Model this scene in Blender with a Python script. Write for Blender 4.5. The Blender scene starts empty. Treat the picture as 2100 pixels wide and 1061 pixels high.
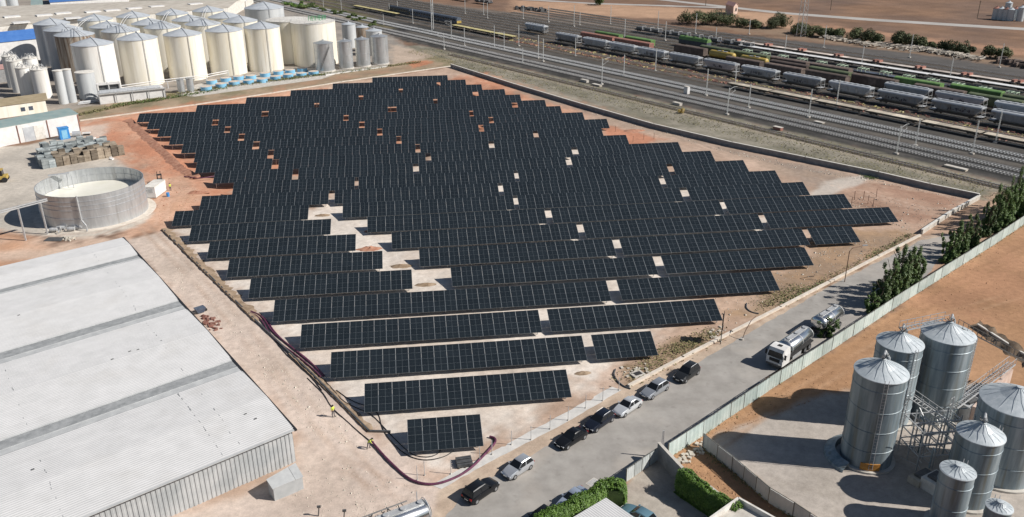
import bpy, math, random
import numpy as np
from mathutils import Vector, Matrix
random.seed(7); rng = np.random.default_rng(7)
SC = bpy.context.scene; COL = SC.collection
# ------------------------------------------------------------------ camera
CR = np.array([[0.9919425494, -0.1265552147, -0.0058100157], [-0.0548621682, -0.3877690330, -0.9201224481], [0.1141933498, 0.9130273570, -0.3915876967]])
CC = np.array([0.0, -82.48253296, 59.846004535]); FPX = 1730.7534
cam_d = bpy.data.cameras.new('camera'); cam = bpy.data.objects.new('camera', cam_d); COL.objects.link(cam)
cam_d.sensor_width = 36; cam_d.lens = FPX / 2100 * 36; cam_d.clip_start = 1; cam_d.clip_end = 12000
r_, d_, f_ = CR
cam.matrix_world = Matrix(((r_[0], -d_[0], -f_[0], CC[0]), (r_[1], -d_[1], -f_[1], CC[1]), (r_[2], -d_[2], -f_[2], CC[2]), (0, 0, 0, 1)))
SC.camera = cam
# ------------------------------------------------------------------ light
SUN = Vector((1.20, -0.37, 1.0)).normalized()
w = bpy.data.worlds.new('World'); SC.world = w; w.use_nodes = True
nt = w.node_tree; bg = nt.nodes['Background']; sky = nt.nodes.new('ShaderNodeTexSky')
sky.sky_type = 'NISHITA'; sky.sun_disc = False; sky.sun_elevation = math.asin(SUN.z); sky.sun_rotation = math.atan2(SUN.x, SUN.y)
sky.air_density = 1.0; sky.dust_density = 0.6; sky.ozone_density = 1.2
nt.links.new(sky.outputs[0], bg.inputs[0]); bg.inputs[1].default_value = 0.05
sl = bpy.data.lights.new('sun', 'SUN'); sl.energy = 5.0; sl.angle = math.radians(0.5); sl.color = (1.0, 0.95, 0.88)
so = bpy.data.objects.new('sun', sl); COL.objects.link(so); so.rotation_euler = SUN.to_track_quat('Z', 'Y').to_euler(); so.location = (0, 0, 200)
SC.view_settings.view_transform = 'Standard'; SC.view_settings.look = 'None'; SC.view_settings.gamma = 1
SC.view_settings.exposure = 0.2; SC.view_settings.use_curve_mapping = False
# ------------------------------------------------------------------ helpers
def at(u, v, z=0.0):
    """point of the place seen at (u, v) of the 2100 px photograph, at height z"""
    d = np.array([(u - 1050) / FPX, (v - 530) / FPX, 1.0]) @ CR
    s = (z - CC[2]) / d[2]
    p = CC + s * d
    return Vector((p[0], p[1], z))
def at2(pts, z=0.0): return [at(u, v, z)[:2] for u, v in pts]
DX, DY = 0.4943, -0.8693                                            # along the railway
def rail(a, s, z=0.0): return Vector((0.8693 * a + DX * s, 0.4943 * a + DY * s, z))
RAILROT = math.atan2(DY, DX)
RD = Vector((0.785, 0.619, 0)).normalized(); ROADROT = math.atan2(RD.y, RD.x)
class MB:
    def __init__(s): s.v = []; s.f = []; s.mi = []; s.m = 0
    def add(s, vs, fs):
        o = len(s.v); s.v += [tuple(p) for p in vs]
        for f in fs: s.f.append(tuple(i + o for i in f)); s.mi.append(s.m)
        return s
    def box(s, x0, x1, y0, y1, z0, z1):
        return s.add([(x0, y0, z0), (x1, y0, z0), (x1, y1, z0), (x0, y1, z0), (x0, y0, z1), (x1, y0, z1), (x1, y1, z1), (x0, y1, z1)],
                     [(0, 3, 2, 1), (4, 5, 6, 7), (0, 1, 5, 4), (1, 2, 6, 5), (2, 3, 7, 6), (3, 0, 4, 7)])
    def obox(s, c, hx, hy, z0, z1, ang):
        ca, sa = math.cos(ang), math.sin(ang); P = []
        for z in (z0, z1):
            for a, b in ((-hx, -hy), (hx, -hy), (hx, hy), (-hx, hy)): P.append((c[0] + a * ca - b * sa, c[1] + a * sa + b * ca, z))
        return s.add(P, [(0, 3, 2, 1), (4, 5, 6, 7), (0, 1, 5, 4), (1, 2, 6, 5), (2, 3, 7, 6), (3, 0, 4, 7)])
    def beam(s, p, q, w, h=None):
        h = h or w; p = Vector(p); q = Vector(q); d = (q - p).normalized()
        up = Vector((0, 0, 1)) if abs(d.z) < .95 else Vector((1, 0, 0))
        r = d.cross(up).normalized(); u = r.cross(d)
        P = [b + r * (w / 2) * i + u * (h / 2) * j for b in (p, q) for i, j in ((-1, -1), (1, -1), (1, 1), (-1, 1))]
        return s.add(P, [(0, 1, 2, 3), (7, 6, 5, 4), (0, 4, 5, 1), (1, 5, 6, 2), (2, 6, 7, 3), (3, 7, 4, 0)])
    def lathe(s, prof, n=24, cx=0, cy=0, axis='z', arc=2 * math.pi, a0=0):
        full = abs(arc - 2 * math.pi) < 1e-6; m = n if full else n + 1; P = []; F = []
        for r, z in prof:
            for k in range(m):
                a = a0 + arc * k / n; x, y = r * math.cos(a), r * math.sin(a)
                P.append((cx + x, cy + y, z) if axis == 'z' else ((z, cx + x, cy + y) if axis == 'x' else (cx + x, z, cy + y)))
        for i in range(len(prof) - 1):
            for k in range(n):
                k2 = (k + 1) % m if full else k + 1
                F.append((i * m + k, i * m + k2, (i + 1) * m + k2, (i + 1) * m + k))
        return s.add(P, F)
    def cyl(s, x, y, z0, z1, r, n=12, r1=None):
        return s.lathe([(0.001, z0), (r, z0), (r1 if r1 is not None else r, z1), (0.001, z1)], n, x, y)
    def tube(s, pts, r, n=6):
        pts = [Vector(p) for p in pts]; P = []; F = []
        for i, p in enumerate(pts):
            d = (pts[min(i + 1, len(pts) - 1)] - pts[max(i - 1, 0)]).normalized()
            up = Vector((0, 0, 1)) if abs(d.z) < .9 else Vector((1, 0, 0))
            a = d.cross(up).normalized(); b = a.cross(d)
            for k in range(n):
                t = 2 * math.pi * k / n; P.append(p + a * r * math.cos(t) + b * r * math.sin(t))
        for i in range(len(pts) - 1):
            for k in range(n): F.append((i * n + k, i * n + (k + 1) % n, (i + 1) * n + (k + 1) % n, (i + 1) * n + k))
        F.append(tuple(range(n))); F.append(tuple(range((len(pts) - 1) * n, len(pts) * n))[::-1])
        return s.add(P, F)
    def prism(s, poly, z0, z1):
        n = len(poly); P = [(p[0], p[1], z0) for p in poly] + [(p[0], p[1], z1) for p in poly]
        return s.add(P, [tuple(range(n))[::-1], tuple(range(n, 2 * n))] + [(i, (i + 1) % n, n + (i + 1) % n, n + i) for i in range(n)])
    def loft(s, rings, cap=True):
        n = len(rings[0]); P = [p for r in rings for p in r]; F = []
        for i in range(len(rings) - 1):
            for k in range(n): F.append((i * n + k, i * n + (k + 1) % n, (i + 1) * n + (k + 1) % n, (i + 1) * n + k))
        if cap: F.append(tuple(range(n))[::-1]); F.append(tuple(range((len(rings) - 1) * n, len(rings) * n)))
        return s.add(P, F)
    def face(s, pts): return s.add(pts, [tuple(range(len(pts)))])
    def mesh(s, name, mats, smooth=False):
        me = bpy.data.meshes.new(name); me.from_pydata(s.v, [], s.f)
        for m in (mats if isinstance(mats, (list, tuple)) else [mats]): me.materials.append(m)
        if any(s.mi): me.polygons.foreach_set('material_index', s.mi)
        me.update()
        import bmesh
        b = bmesh.new(); b.from_mesh(me); bmesh.ops.recalc_face_normals(b, faces=b.faces); b.to_mesh(me); b.free()
        if smooth:
            me.polygons.foreach_set('use_smooth', [True] * len(me.polygons))
            try: me.set_sharp_from_angle(angle=math.radians(38))
            except Exception: pass
        return me
    def build(s, name, mats, parent=None, smooth=False, world=False):
        if world and parent is not None:
            o = Vector((0, 0, 0)); p = parent
            while p: o += p.location; p = p.parent
            s.v = [(a - o.x, b - o.y, c - o.z) for a, b, c in s.v]
        return link(name, s.mesh(name, mats, smooth), parent)
def link(name, me, parent=None):
    o = bpy.data.objects.new(name, me); COL.objects.link(o); o.parent = parent; return o
def tag(o, label=None, cat=None, group=None, kind=None):
    if label: o['label'] = label
    if cat: o['category'] = cat
    if group: o['group'] = group
    if kind: o['kind'] = kind
    return o
def thing(name, label, cat, loc=(0, 0, 0), rz=0, group=None):
    o = bpy.data.objects.new(name, None); COL.objects.link(o); o.empty_display_size = .3
    o.location = loc; o.rotation_euler = (0, 0, rz); return tag(o, label, cat, group)
def kids(o): return KIDS.get(o.name, [])
def dup(root, loc, rz=None, label=None, group=None, sc=None):
    r = root.copy(); COL.objects.link(r); r.location = loc
    if rz is not None: r.rotation_euler = (0, 0, rz)
    if sc is not None: r.scale = (sc, sc, sc) if not isinstance(sc, tuple) else sc
    if label: r['label'] = label
    if group: r['group'] = group
    for ch in root.children:
        c = ch.copy(); COL.objects.link(c); c.parent = r
        for g in ch.children:
            e = g.copy(); COL.objects.link(e); e.parent = c
    return r
ONES = ['', 'first', 'second', 'third', 'fourth', 'fifth', 'sixth', 'seventh', 'eighth', 'ninth', 'tenth', 'eleventh', 'twelfth', 'thirteenth', 'fourteenth', 'fifteenth', 'sixteenth', 'seventeenth', 'eighteenth', 'nineteenth']
TENS = {2: ('twentieth', 'twenty'), 3: ('thirtieth', 'thirty'), 4: ('fortieth', 'forty'), 5: ('fiftieth', 'fifty'), 6: ('sixtieth', 'sixty')}
def nth(n):
    if n < 20: return ONES[n]
    return TENS[n // 10][0] if n % 10 == 0 else TENS[n // 10][1] + '-' + ONES[n % 10]
NUM = {5: 'five', 10: 'ten', 15: 'fifteen', 20: 'twenty', 30: 'thirty'}
# ------------------------------------------------------------------ materials
def mat(name, c1, c2=None, scale=1.0, rough=.7, metal=0.0, bump=0.0, stretch=(1, 1, 1), lo=.35, hi=.65, detail=6, spec=.5, bscale=None, coords='pos'):
    m = bpy.data.materials.new(name); m.use_nodes = True; t = m.node_tree; b = t.nodes['Principled BSDF']
    b.inputs['Roughness'].default_value = rough; b.inputs['Metallic'].default_value = metal
    b.inputs['Specular IOR Level'].default_value = spec
    if c2 is None: b.inputs['Base Color'].default_value = (*c1, 1)
    if c2 is not None or bump:
        if coords == 'pos': g = t.nodes.new('ShaderNodeNewGeometry'); src = g.outputs['Position']
        else: g = t.nodes.new('ShaderNodeTexCoord'); src = g.outputs['Object']
        mp = t.nodes.new('ShaderNodeMapping'); mp.inputs['Scale'].default_value = stretch
        n = t.nodes.new('ShaderNodeTexNoise'); n.inputs['Scale'].default_value = scale; n.inputs['Detail'].default_value = detail; n.inputs['Roughness'].default_value = .62
        t.links.new(src, mp.inputs[0]); t.links.new(mp.outputs[0], n.inputs['Vector'])
        if c2 is not None:
            r = t.nodes.new('ShaderNodeValToRGB'); r.color_ramp.elements[0].position = lo; r.color_ramp.elements[1].position = hi
            r.color_ramp.elements[0].color = (*c1, 1); r.color_ramp.elements[1].color = (*c2, 1)
            t.links.new(n.outputs['Fac'], r.inputs[0]); t.links.new(r.outputs[0], b.inputs['Base Color'])
        if bump:
            bp = t.nodes.new('ShaderNodeBump'); bp.inputs['Strength'].default_value = bump; bp.inputs['Distance'].default_value = .05
            if bscale:
                n2 = t.nodes.new('ShaderNodeTexNoise'); n2.inputs['Scale'].default_value = bscale; n2.inputs['Detail'].default_value = 3
                t.links.new(mp.outputs[0], n2.inputs['Vector']); t.links.new(n2.outputs['Fac'], bp.inputs['Height'])
            else: t.links.new(n.outputs['Fac'], bp.inputs['Height'])
            t.links.new(bp.outputs[0], b.inputs['Normal'])
    return m
M = {}
M['cream'] = mat('cream_tank_paint', (.72, .67, .55), (.85, .82, .745), .35, .55, 0, stretch=(1, 1, .12))
M['tankwhite'] = mat('white_tank_paint', (.68, .66, .62), (.86, .85, .82), .4, .5, 0, stretch=(1, 1, .1))
M['tankgrey'] = mat('grey_tank_paint', (.42, .44, .46), (.55, .57, .58), .5, .5, 0, stretch=(1, 1, .1))
M['rusttank'] = mat('rust_streaked_tank', (.16, .10, .06), (.50, .46, .40), .9, .7, 0, stretch=(1, 1, .08), lo=.4, hi=.7)
M['roofgrey'] = mat('grey_tank_roof', (.40, .43, .47), (.52, .55, .58), .6, .5, .1)
M['stainless'] = mat('brushed_steel', (.44, .46, .48), (.58, .60, .62), 1.2, .4, .6, stretch=(1, 1, .2))
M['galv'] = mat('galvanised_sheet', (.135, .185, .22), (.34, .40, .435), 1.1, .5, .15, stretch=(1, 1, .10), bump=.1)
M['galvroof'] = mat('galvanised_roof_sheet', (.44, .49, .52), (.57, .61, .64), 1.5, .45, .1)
M['white'] = mat('white_paint', (.62, .61, .60), (.74, .73, .72), .8, .55)
M['offwhite'] = mat('dirty_white', (.55, .52, .47), (.74, .72, .68), .9, .7)
M['steel'] = mat('dark_steel', (.10, .105, .11), (.17, .17, .17), 2, .5, .5)
M['lsteel'] = mat('light_steel', (.42, .43, .44), (.54, .55, .56), 2, .5, .3)
M['black'] = mat('black_rubber', (.018, .018, .02), (.035, .034, .034), 3, .75)
M['rubber'] = mat('tyre_rubber', (.02, .02, .021), None, rough=.8)
M['rim'] = mat('wheel_rim', (.42, .43, .45), None, rough=.35, metal=.7)
M['glass'] = mat('car_glass', (.012, .014, .017), None, rough=.12, spec=.45)
M['redlamp'] = mat('red_lamp', (.35, .01, .01), None, rough=.25)
M['lamp'] = mat('clear_lamp', (.72, .74, .76), None, rough=.15, metal=.4)
M['plate'] = mat('number_plate_blank', (.75, .75, .72), None, rough=.5)
M['concrete'] = mat('concrete', (.42, .39, .35), (.58, .55, .50), .7, .9, bump=.2, bscale=6)
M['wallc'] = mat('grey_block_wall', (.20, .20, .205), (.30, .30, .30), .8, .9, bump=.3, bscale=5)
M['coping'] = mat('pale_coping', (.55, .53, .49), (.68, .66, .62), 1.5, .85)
M['kerb'] = mat('pale_kerb', (.52, .46, .39), (.66, .60, .53), .9, .9, bump=.2, bscale=6)
M['rail'] = mat('rail_steel', (.52, .50, .48), (.70, .68, .66), .6, .4, .4)
M['sleeper'] = mat('concrete_sleeper', (.46, .47, .48), (.60, .60, .60), .9, .9); M['sleeperdark'] = mat('dark_concrete_sleeper', (.30, .29, .285), (.50, .49, .48), .9, .9)
M['oldsleeper'] = mat('old_timber_sleeper', (.10, .075, .055), (.20, .16, .12), .9, .9)
M['ballast'] = mat('ballast', (.018, .018, .018), (.055, .053, .05), 3.5, .95, bump=.6, bscale=9)
M['ballastrust'] = mat('rusty_ballast', (.03, .025, .02), (.10, .08, .062), 1.5, .95, bump=.5, bscale=9)
M['hopper'] = mat('grey_wagon_paint', (.27, .30, .34), (.40, .43, .46), .45, .55, .1, stretch=(1, 1, .5))
M['hopper2'] = mat('mauve_grey_wagon_paint', (.36, .33, .35), (.47, .44, .45), .45, .55, .1)
M['hopperroof'] = mat('pale_wagon_roof', (.40, .42, .45), (.52, .54, .56), .6, .5, .1)
M['bogie'] = mat('bogie_grime', (.05, .042, .036), (.10, .085, .07), 2, .8)
M['green'] = mat('green_wagon_paint', (.095, .19, .055), (.155, .27, .09), .6, .55)
M['dkgreen'] = mat('faded_green_wagon_paint', (.07, .095, .045), (.13, .15, .085), .6, .6)
M['yellow'] = mat('yellow_tank_paint', (.40, .28, .06), (.52, .38, .11), .7, .5)
M['brownwag'] = mat('brown_wagon_paint', (.09, .065, .055), (.17, .13, .11), .7, .7)
M['redwag'] = mat('faded_red_wagon_paint', (.25, .10, .075), (.36, .19, .15), .7, .7)
M['bluewag'] = mat('dark_blue_wagon_paint', (.05, .065, .10), (.11, .13, .16), .8, .6)
M['beigedeck'] = mat('beige_deck_planks', (.42, .36, .28), (.60, .54, .45), .7, .85)
M['whitedeck'] = mat('white_wagon_roof', (.66, .66, .66), (.80, .80, .79), .5, .5)
M['pinkdeck'] = mat('pinkish_wagon_roof', (.52, .44, .38), (.66, .58, .52), .5, .6)
M['yellowflat'] = mat('dull_yellow_deck', (.42, .36, .14), (.56, .50, .28), .6, .7)
M['mast'] = mat('grey_mast_paint', (.36, .37, .37), (.47, .48, .48), 2, .6)
M['lattice'] = mat('galvanised_lattice', (.30, .31, .32), (.42, .43, .43), 2, .55, .3)
M['purple'] = mat('purple_plastic_pipe', (.085, .022, .05), (.15, .045, .095), 2, .5)
M['cable'] = mat('black_cable', (.015, .015, .018), None, rough=.6)
M['hivis'] = mat('yellow_green_vest', (.50, .62, .06), (.62, .72, .10), 4, .8)
M['trouser'] = mat('dark_trousers', (.03, .035, .05), (.06, .06, .075), 4, .9)
M['skin'] = mat('skin', (.45, .27, .19), None, rough=.6)
M['helmet'] = mat('dark_hair', (.03, .025, .02), None, rough=.7)
M['boot'] = mat('boots', (.03, .025, .02), None, rough=.7)
M['tealroof'] = mat('teal_sheet_roof', (.22, .30, .30), (.29, .37, .36), .4, .6)
M['tanroof'] = mat('tan_roof', (.30, .24, .15), (.39, .32, .21), .6, .8)
M['blueroof'] = mat('blue_sheet_roof', (.05, .15, .42), (.08, .20, .50), .4, .55)
M['beigeroof'] = mat('beige_fibre_roof', (.40, .36, .31), (.54, .50, .44), .25, .8)
M['pinkroof'] = mat('pink_roof', (.42, .24, .22), (.5, .3, .27), .6, .8)
M['bluepaint'] = mat('bright_blue_plastic', (.03, .20, .52), (.05, .27, .62), 1, .45)
M['tubblue'] = mat('light_blue_tub', (.16, .40, .62), (.26, .52, .70), .8, .5)
M['tubtop'] = mat('tan_tub_cover', (.50, .41, .33), (.62, .54, .46), .8, .8)
M['whroof'] = mat('white_fibre_cement_roof', (.52, .52, .52), (.60, .598, .60), .5, .85, bump=.05, lo=.25, hi=.65, detail=12)
M['strip'] = mat('grey_translucent_strip', (.24, .25, .255), (.36, .37, .375), 1.3, .6)
M['stripedge'] = mat('pale_grey_flashing', (.40, .41, .415), (.50, .51, .51), 1, .6)
M['whwall'] = mat('pale_corrugated_wall', (.33, .35, .36), (.45, .46, .465), .5, .65)
M['gutter'] = mat('black_gutter', (.02, .02, .022), None, rough=.5)
M['crate'] = mat('blue_grey_crate', (.20, .23, .24), (.36, .39, .39), .9, .8)
M['crate2'] = mat('brown_pallet_wood', (.17, .135, .10), (.32, .27, .21), .9, .9)
M['fencepanel'] = mat('pale_green_fence_sheet', (.36, .44, .42), (.50, .57, .55), .45, .7)
M['fencegrey'] = mat('pale_grey_fence_sheet', (.44, .47, .47), (.56, .58, .57), .45, .7)
M['post'] = mat('dark_post', (.12, .12, .11), (.2, .2, .18), 2, .7)
M['rustpost'] = mat('rusty_post', (.16, .09, .06), (.24, .15, .11), 2, .8)
M['bark'] = mat('bark', (.09, .07, .05), (.16, .13, .10), 3, .9)
M['leaf'] = mat('dark_leaf', (.034, .070, .014), (.105, .175, .04), .9, .6, lo=.3, hi=.7)
M['hedge'] = mat('hedge_leaf', (.05, .11, .015), (.13, .23, .03), 1.2, .6, lo=.3, hi=.7)
M['olive'] = mat('olive_leaf', (.045, .06, .022), (.10, .12, .045), .7, .7, lo=.3, hi=.7)
M['scrub'] = mat('dry_scrub', (.13, .12, .05), (.24, .22, .10), .8, .9)
M['greenscrub'] = mat('green_scrub', (.05, .085, .02), (.12, .16, .05), .5, .8)
M['orange'] = mat('orange_door', (.40, .17, .03), (.52, .25, .06), 2, .6)
M['stone'] = mat('pale_stone', (.42, .38, .32), (.58, .54, .47), 1.4, .9)
M['log'] = mat('stacked_concrete_sleepers', (.38, .34, .29), (.54, .50, .44), .7, .9)
M['earth'] = mat('brown_earth', (.20, .14, .09), (.36, .27, .19), .9, .95, bump=.5, bscale=4)
M['clod'] = mat('brown_clods', (.27, .155, .09), (.40, .24, .14), 1.5, .95)
M['redearth'] = mat('red_earth', (.30, .13, .08), (.46, .25, .17), 1.2, .95, bump=.5, bscale=4)
M['sign'] = mat('dark_sign_panel', (.015, .018, .02), (.03, .033, .036), 2, .35)
M['greenrail'] = mat('green_letters', (.06, .40, .16), None, rough=.5)
M['milk'] = mat('pale_liquid', (.72, .70, .60), (.78, .76, .68), .3, .3)
M['roadm'] = mat('dusty_asphalt', (.25, .234, .216), (.37, .35, .325), .35, .9, bump=.15, bscale=8, detail=12, stretch=(1, 1, 1), lo=.3, hi=.7)
M['yardm'] = mat('worn_yard_concrete', (.33, .30, .27), (.46, .42, .38), .2, .9, bump=.1, bscale=6, detail=9)
M['farroad'] = mat('grey_far_road', (.33, .31, .29), (.42, .40, .38), .05, .9)
M['brick'] = mat('plastered_brick', (.42, .30, .24), (.58, .46, .40), .6, .9)
M['tealcar'] = mat('teal_car_paint', (.16, .29, .36), (.17, .30, .37), 1, .25, .4)
M['ink'] = mat('dark_spray_paint', (.06, .06, .08), None, rough=.7)
def crown_mat():  # module glass: dark cells, faint mid line and cell rows
    m = bpy.data.materials.new('solar_cells'); m.use_nodes = True; t = m.node_tree; b = t.nodes['Principled BSDF']
    b.inputs['Roughness'].default_value = .16; b.inputs['Specular IOR Level'].default_value = .3
    tc = t.nodes.new('ShaderNodeTexCoord'); sp = t.nodes.new('ShaderNodeSeparateXYZ'); t.links.new(tc.outputs['Object'], sp.inputs[0])
    def mth(op, a, b_=None):
        n = t.nodes.new('ShaderNodeMath'); n.operation = op
        for i, x in enumerate((a, b_)):
            if x is None: continue
            if isinstance(x, (int, float)): n.inputs[i].default_value = x
            else: t.links.new(x, n.inputs[i])
        return n.outputs[0]
    mid = mth('LESS_THAN', mth('ABSOLUTE', mth('SUBTRACT', mth('MODULO', mth('ADD', sp.outputs[0], 100 * WMOD), WMOD), WMOD / 2)), .016)
    row = mth('LESS_THAN', mth('MODULO', mth('ADD', sp.outputs[1], 100 * HMOD), HMOD / 6), .012)
    colm = mth('LESS_THAN', mth('MODULO', mth('ADD', sp.outputs[0], 100 * WMOD), WMOD / 10), .012)
    half = mth('LESS_THAN', mth('ABSOLUTE', mth('SUBTRACT', mth('MODULO', mth('ADD', sp.outputs[1], 100 * HMOD), HMOD), HMOD / 2)), .013)
    k = mth('MAXIMUM', mid, mth('MAXIMUM', mth('MULTIPLY', half, .35), mth('MULTIPLY', mth('MAXIMUM', row, colm), .3)))
    g = t.nodes.new('ShaderNodeNewGeometry'); n = t.nodes.new('ShaderNodeTexNoise'); n.inputs['Scale'].default_value = .5
    t.links.new(g.outputs['Position'], n.inputs['Vector'])
    oi = t.nodes.new('ShaderNodeObjectInfo')
    mx0 = t.nodes.new('ShaderNodeMix'); mx0.data_type = 'RGBA'; mx0.inputs[6].default_value = (.008, .012, .016, 1); mx0.inputs[7].default_value = (.015, .021, .027, 1)
    t.links.new(mth('ADD', mth('MULTIPLY', n.outputs['Fac'], .5), mth('MULTIPLY', oi.outputs['Random'], .5)), mx0.inputs[0])
    mx = t.nodes.new('ShaderNodeMix'); mx.data_type = 'RGBA'; mx.inputs[7].default_value = (.10, .118, .13, 1)
    t.links.new(k, mx.inputs[0]); t.links.new(mx0.outputs[2], mx.inputs[6]); t.links.new(mx.outputs[2], b.inputs['Base Color'])
    return m
WMOD, LTAB, TILT = 1.7638, 4.5685, 0.36574
HMOD = LTAB / 4
M['cells'] = crown_mat()
M['frame'] = mat('module_frame', (.235, .26, .28), None, rough=.4, metal=.3)

def randomise(keys, lo, hi):
    """each object of the material gets its own brightness"""
    for k_ in keys:
        t_ = M[k_].node_tree; b_n = t_.nodes['Principled BSDF']; oi = t_.nodes.new('ShaderNodeObjectInfo'); hs_ = t_.nodes.new('ShaderNodeHueSaturation'); mr_ = t_.nodes.new('ShaderNodeMapRange')
        mr_.inputs[3].default_value = lo; mr_.inputs[4].default_value = hi; t_.links.new(oi.outputs['Random'], mr_.inputs[0]); t_.links.new(mr_.outputs[0], hs_.inputs['Value']); l_ = b_n.inputs['Base Color'].links[0]
        t_.links.new(l_.from_socket, hs_.inputs['Color']); t_.links.new(hs_.outputs[0], b_n.inputs['Base Color'])
randomise(('hopper', 'brownwag', 'dkgreen', 'green', 'beigedeck', 'pinkdeck', 'bluewag', 'redwag'), .6, 1.25)
randomise(('fencepanel', 'fencegrey'), .82, 1.12); randomise(('hopperroof',), .75, 1.1); randomise(('crate', 'crate2'), .45, 1.5); randomise(('leaf', 'olive', 'greenscrub'), .75, 1.3); randomise(('galv',), .85, 1.15)
def grime(key, col, scale, stretch, lo, hi, amt):
    """streaks of dirt over a painted or bare metal surface"""
    t_ = M[key].node_tree; b_n = t_.nodes['Principled BSDF']; l_ = b_n.inputs['Base Color'].links[0].from_socket; tc = t_.nodes.new('ShaderNodeNewGeometry'); mp = t_.nodes.new('ShaderNodeMapping'); mp.inputs['Scale'].default_value = stretch
    n = t_.nodes.new('ShaderNodeTexNoise'); n.inputs['Scale'].default_value = scale; n.inputs['Detail'].default_value = 8; mr_ = t_.nodes.new('ShaderNodeMapRange'); mr_.inputs[1].default_value = lo; mr_.inputs[2].default_value = hi; mr_.inputs[4].default_value = amt
    mx = t_.nodes.new('ShaderNodeMix'); mx.data_type = 'RGBA'; mx.inputs[7].default_value = (*col, 1); t_.links.new(tc.outputs['Position'], mp.inputs[0]); t_.links.new(mp.outputs[0], n.inputs['Vector']); t_.links.new(n.outputs['Fac'], mr_.inputs[0]); t_.links.new(mr_.outputs[0], mx.inputs[0]); t_.links.new(l_, mx.inputs[6]); t_.links.new(mx.outputs[2], b_n.inputs['Base Color'])
grime('galv', (.16, .15, .11), 1.8, (1, 1, .05), .52, .72, .65); grime('cream', (.42, .33, .22), 1.1, (1, 1, .06), .58, .78, .5); grime('tankwhite', (.38, .33, .26), 1.1, (1, 1, .06), .58, .78, .45)
grime('hopper', (.15, .12, .10), .9, (1, 1, .5), .52, .72, .7); grime('stainless', (.25, .24, .22), 1.2, (1, 1, .08), .55, .75, .5); grime('whroof', (.42, .40, .37), .16, (1, 1, 1), .55, .78, .35); grime('roadm', (.20, .18, .165), .8, (1, 1, 1), .60, .74, .5); grime('roadm', (.50, .44, .38), .12, (1, 1, 1), .55, .75, .5); grime('yardm', (.26, .23, .2), .5, (1, 1, 1), .56, .74, .4); grime('whitedeck', (.35, .3, .26), .6, (1, 1, 1), .5, .7, .5); grime('tealroof', (.3, .28, .24), .8, (1, 1, 1), .52, .7, .4); grime('concrete', (.3, .26, .22), .9, (1, 1, .4), .52, .7, .4)
# ------------------------------------------------------------------ ground sheet
def steps(a, b, st): return np.arange(a, b, st)
def outer(lo, hi, st0):
    L, x, s = [], lo, st0
    while x > -6000: s *= 1.35; x -= s; L.append(x)
    Rr, x, s = [], hi, st0
    while x < 6000: s *= 1.35; x += s; Rr.append(x)
    return L[::-1], Rr
gx = list(steps(-165, -75, .9)) + list(steps(-75, 80, .42)) + list(steps(80, 325, .9)); gy = list(steps(-30, 90, .42)) + list(steps(90, 150, .8)) + list(steps(150, 480, 1.2))
l, r = outer(-165, 325, 1.5); gx = np.array(l + gx + r); l, r = outer(-30, 480, 1.5); gy = np.array(l + gy + r)
X, Y = np.meshgrid(gx, gy); X = X.ravel(); Y = Y.ravel()
def wob(x, y, wl, k=7):
    o = np.zeros_like(x)
    for i in range(k):
        a = rng.uniform(0, 6.28); q = 6.28 / (wl * rng.uniform(.5, 1.6)); o += np.sin((x * math.cos(a) + y * math.sin(a)) * q + rng.uniform(0, 6.28))
    return o / k ** .5
W1 = wob(X, Y, 9); W2 = wob(X, Y, 3.2); W3 = wob(X, Y, 30); W4 = wob(X, Y, 70)
def sdist(poly):
    p = np.array([(a[0], a[1]) for a in poly]); d = np.full(X.shape, 1e9); ins = np.zeros(X.shape, bool)
    lo = p.min(0) - 30; hi = p.max(0) + 30
    sel = np.where((X > lo[0]) & (X < hi[0]) & (Y > lo[1]) & (Y < hi[1]))[0]
    x, y = X[sel], Y[sel]; dd = np.full(x.shape, 1e9); ii = np.zeros(x.shape, bool)
    for i in range(len(p)):
        a, b = p[i], p[(i + 1) % len(p)]; e = b - a; tt = np.clip(((x - a[0]) * e[0] + (y - a[1]) * e[1]) / (e @ e), 0, 1)
        dd = np.minimum(dd, np.hypot(x - a[0] - tt * e[0], y - a[1] - tt * e[1]))
        c = ((a[1] > y) != (b[1] > y)); den = (b[1] - a[1]) if abs(b[1] - a[1]) > 1e-9 else 1e-9
        ii ^= c & (x < e[0] * (y - a[1]) / den + a[0])
    d[sel] = np.where(ii, -dd, dd); return d
COLR = np.empty((len(X), 3)); COLR[:] = (.195, .122, .084)
fl = .5 + .5 * np.tanh(W3 * .8); COLR += np.outer(fl - .5, (.06, .035, .02)); COLR += np.outer(np.tanh(W4) * .5, (.05, .02, .0))
def zone(poly, col, soft=.6, wb=.5, amt=1.0, col2=None, n2=None):
    d = sdist(poly) + wb * (.7 * W1 + .5 * W2); k = np.clip(.5 - d / (2 * soft), 0, 1) * amt
    k = k * k * (3 - 2 * k); c = np.tile(np.array(col, float), (len(X), 1))
    if col2 is not None:
        q = .5 + .5 * np.tanh((n2 if n2 is not None else (W1 + .7 * W3 + .5 * W2)) * 1.1); c = c * (1 - q[:, None]) + np.array(col2) * q[:, None]
    COLR[:] = COLR * (1 - k[:, None]) + c * k[:, None]
def rz(*q): return [rail(a, s)[:2] for a, s in q]
# far field strips
zone(rz((300, 60), (300, -230), (325, -230), (335, 60)), (.24, .17, .12), 6, 3, .8)
zone(rz((335, 60), (338, -240), (352, -240), (352, 60)), (.37, .215, .14), 6, 3, .8)
zone(at2([(1050, 0), (1250, 8), (1640, 30), (1640, 62), (1400, 40), (1050, 25)]), (.42, .27, .18), 6, 2, .9)
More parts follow.
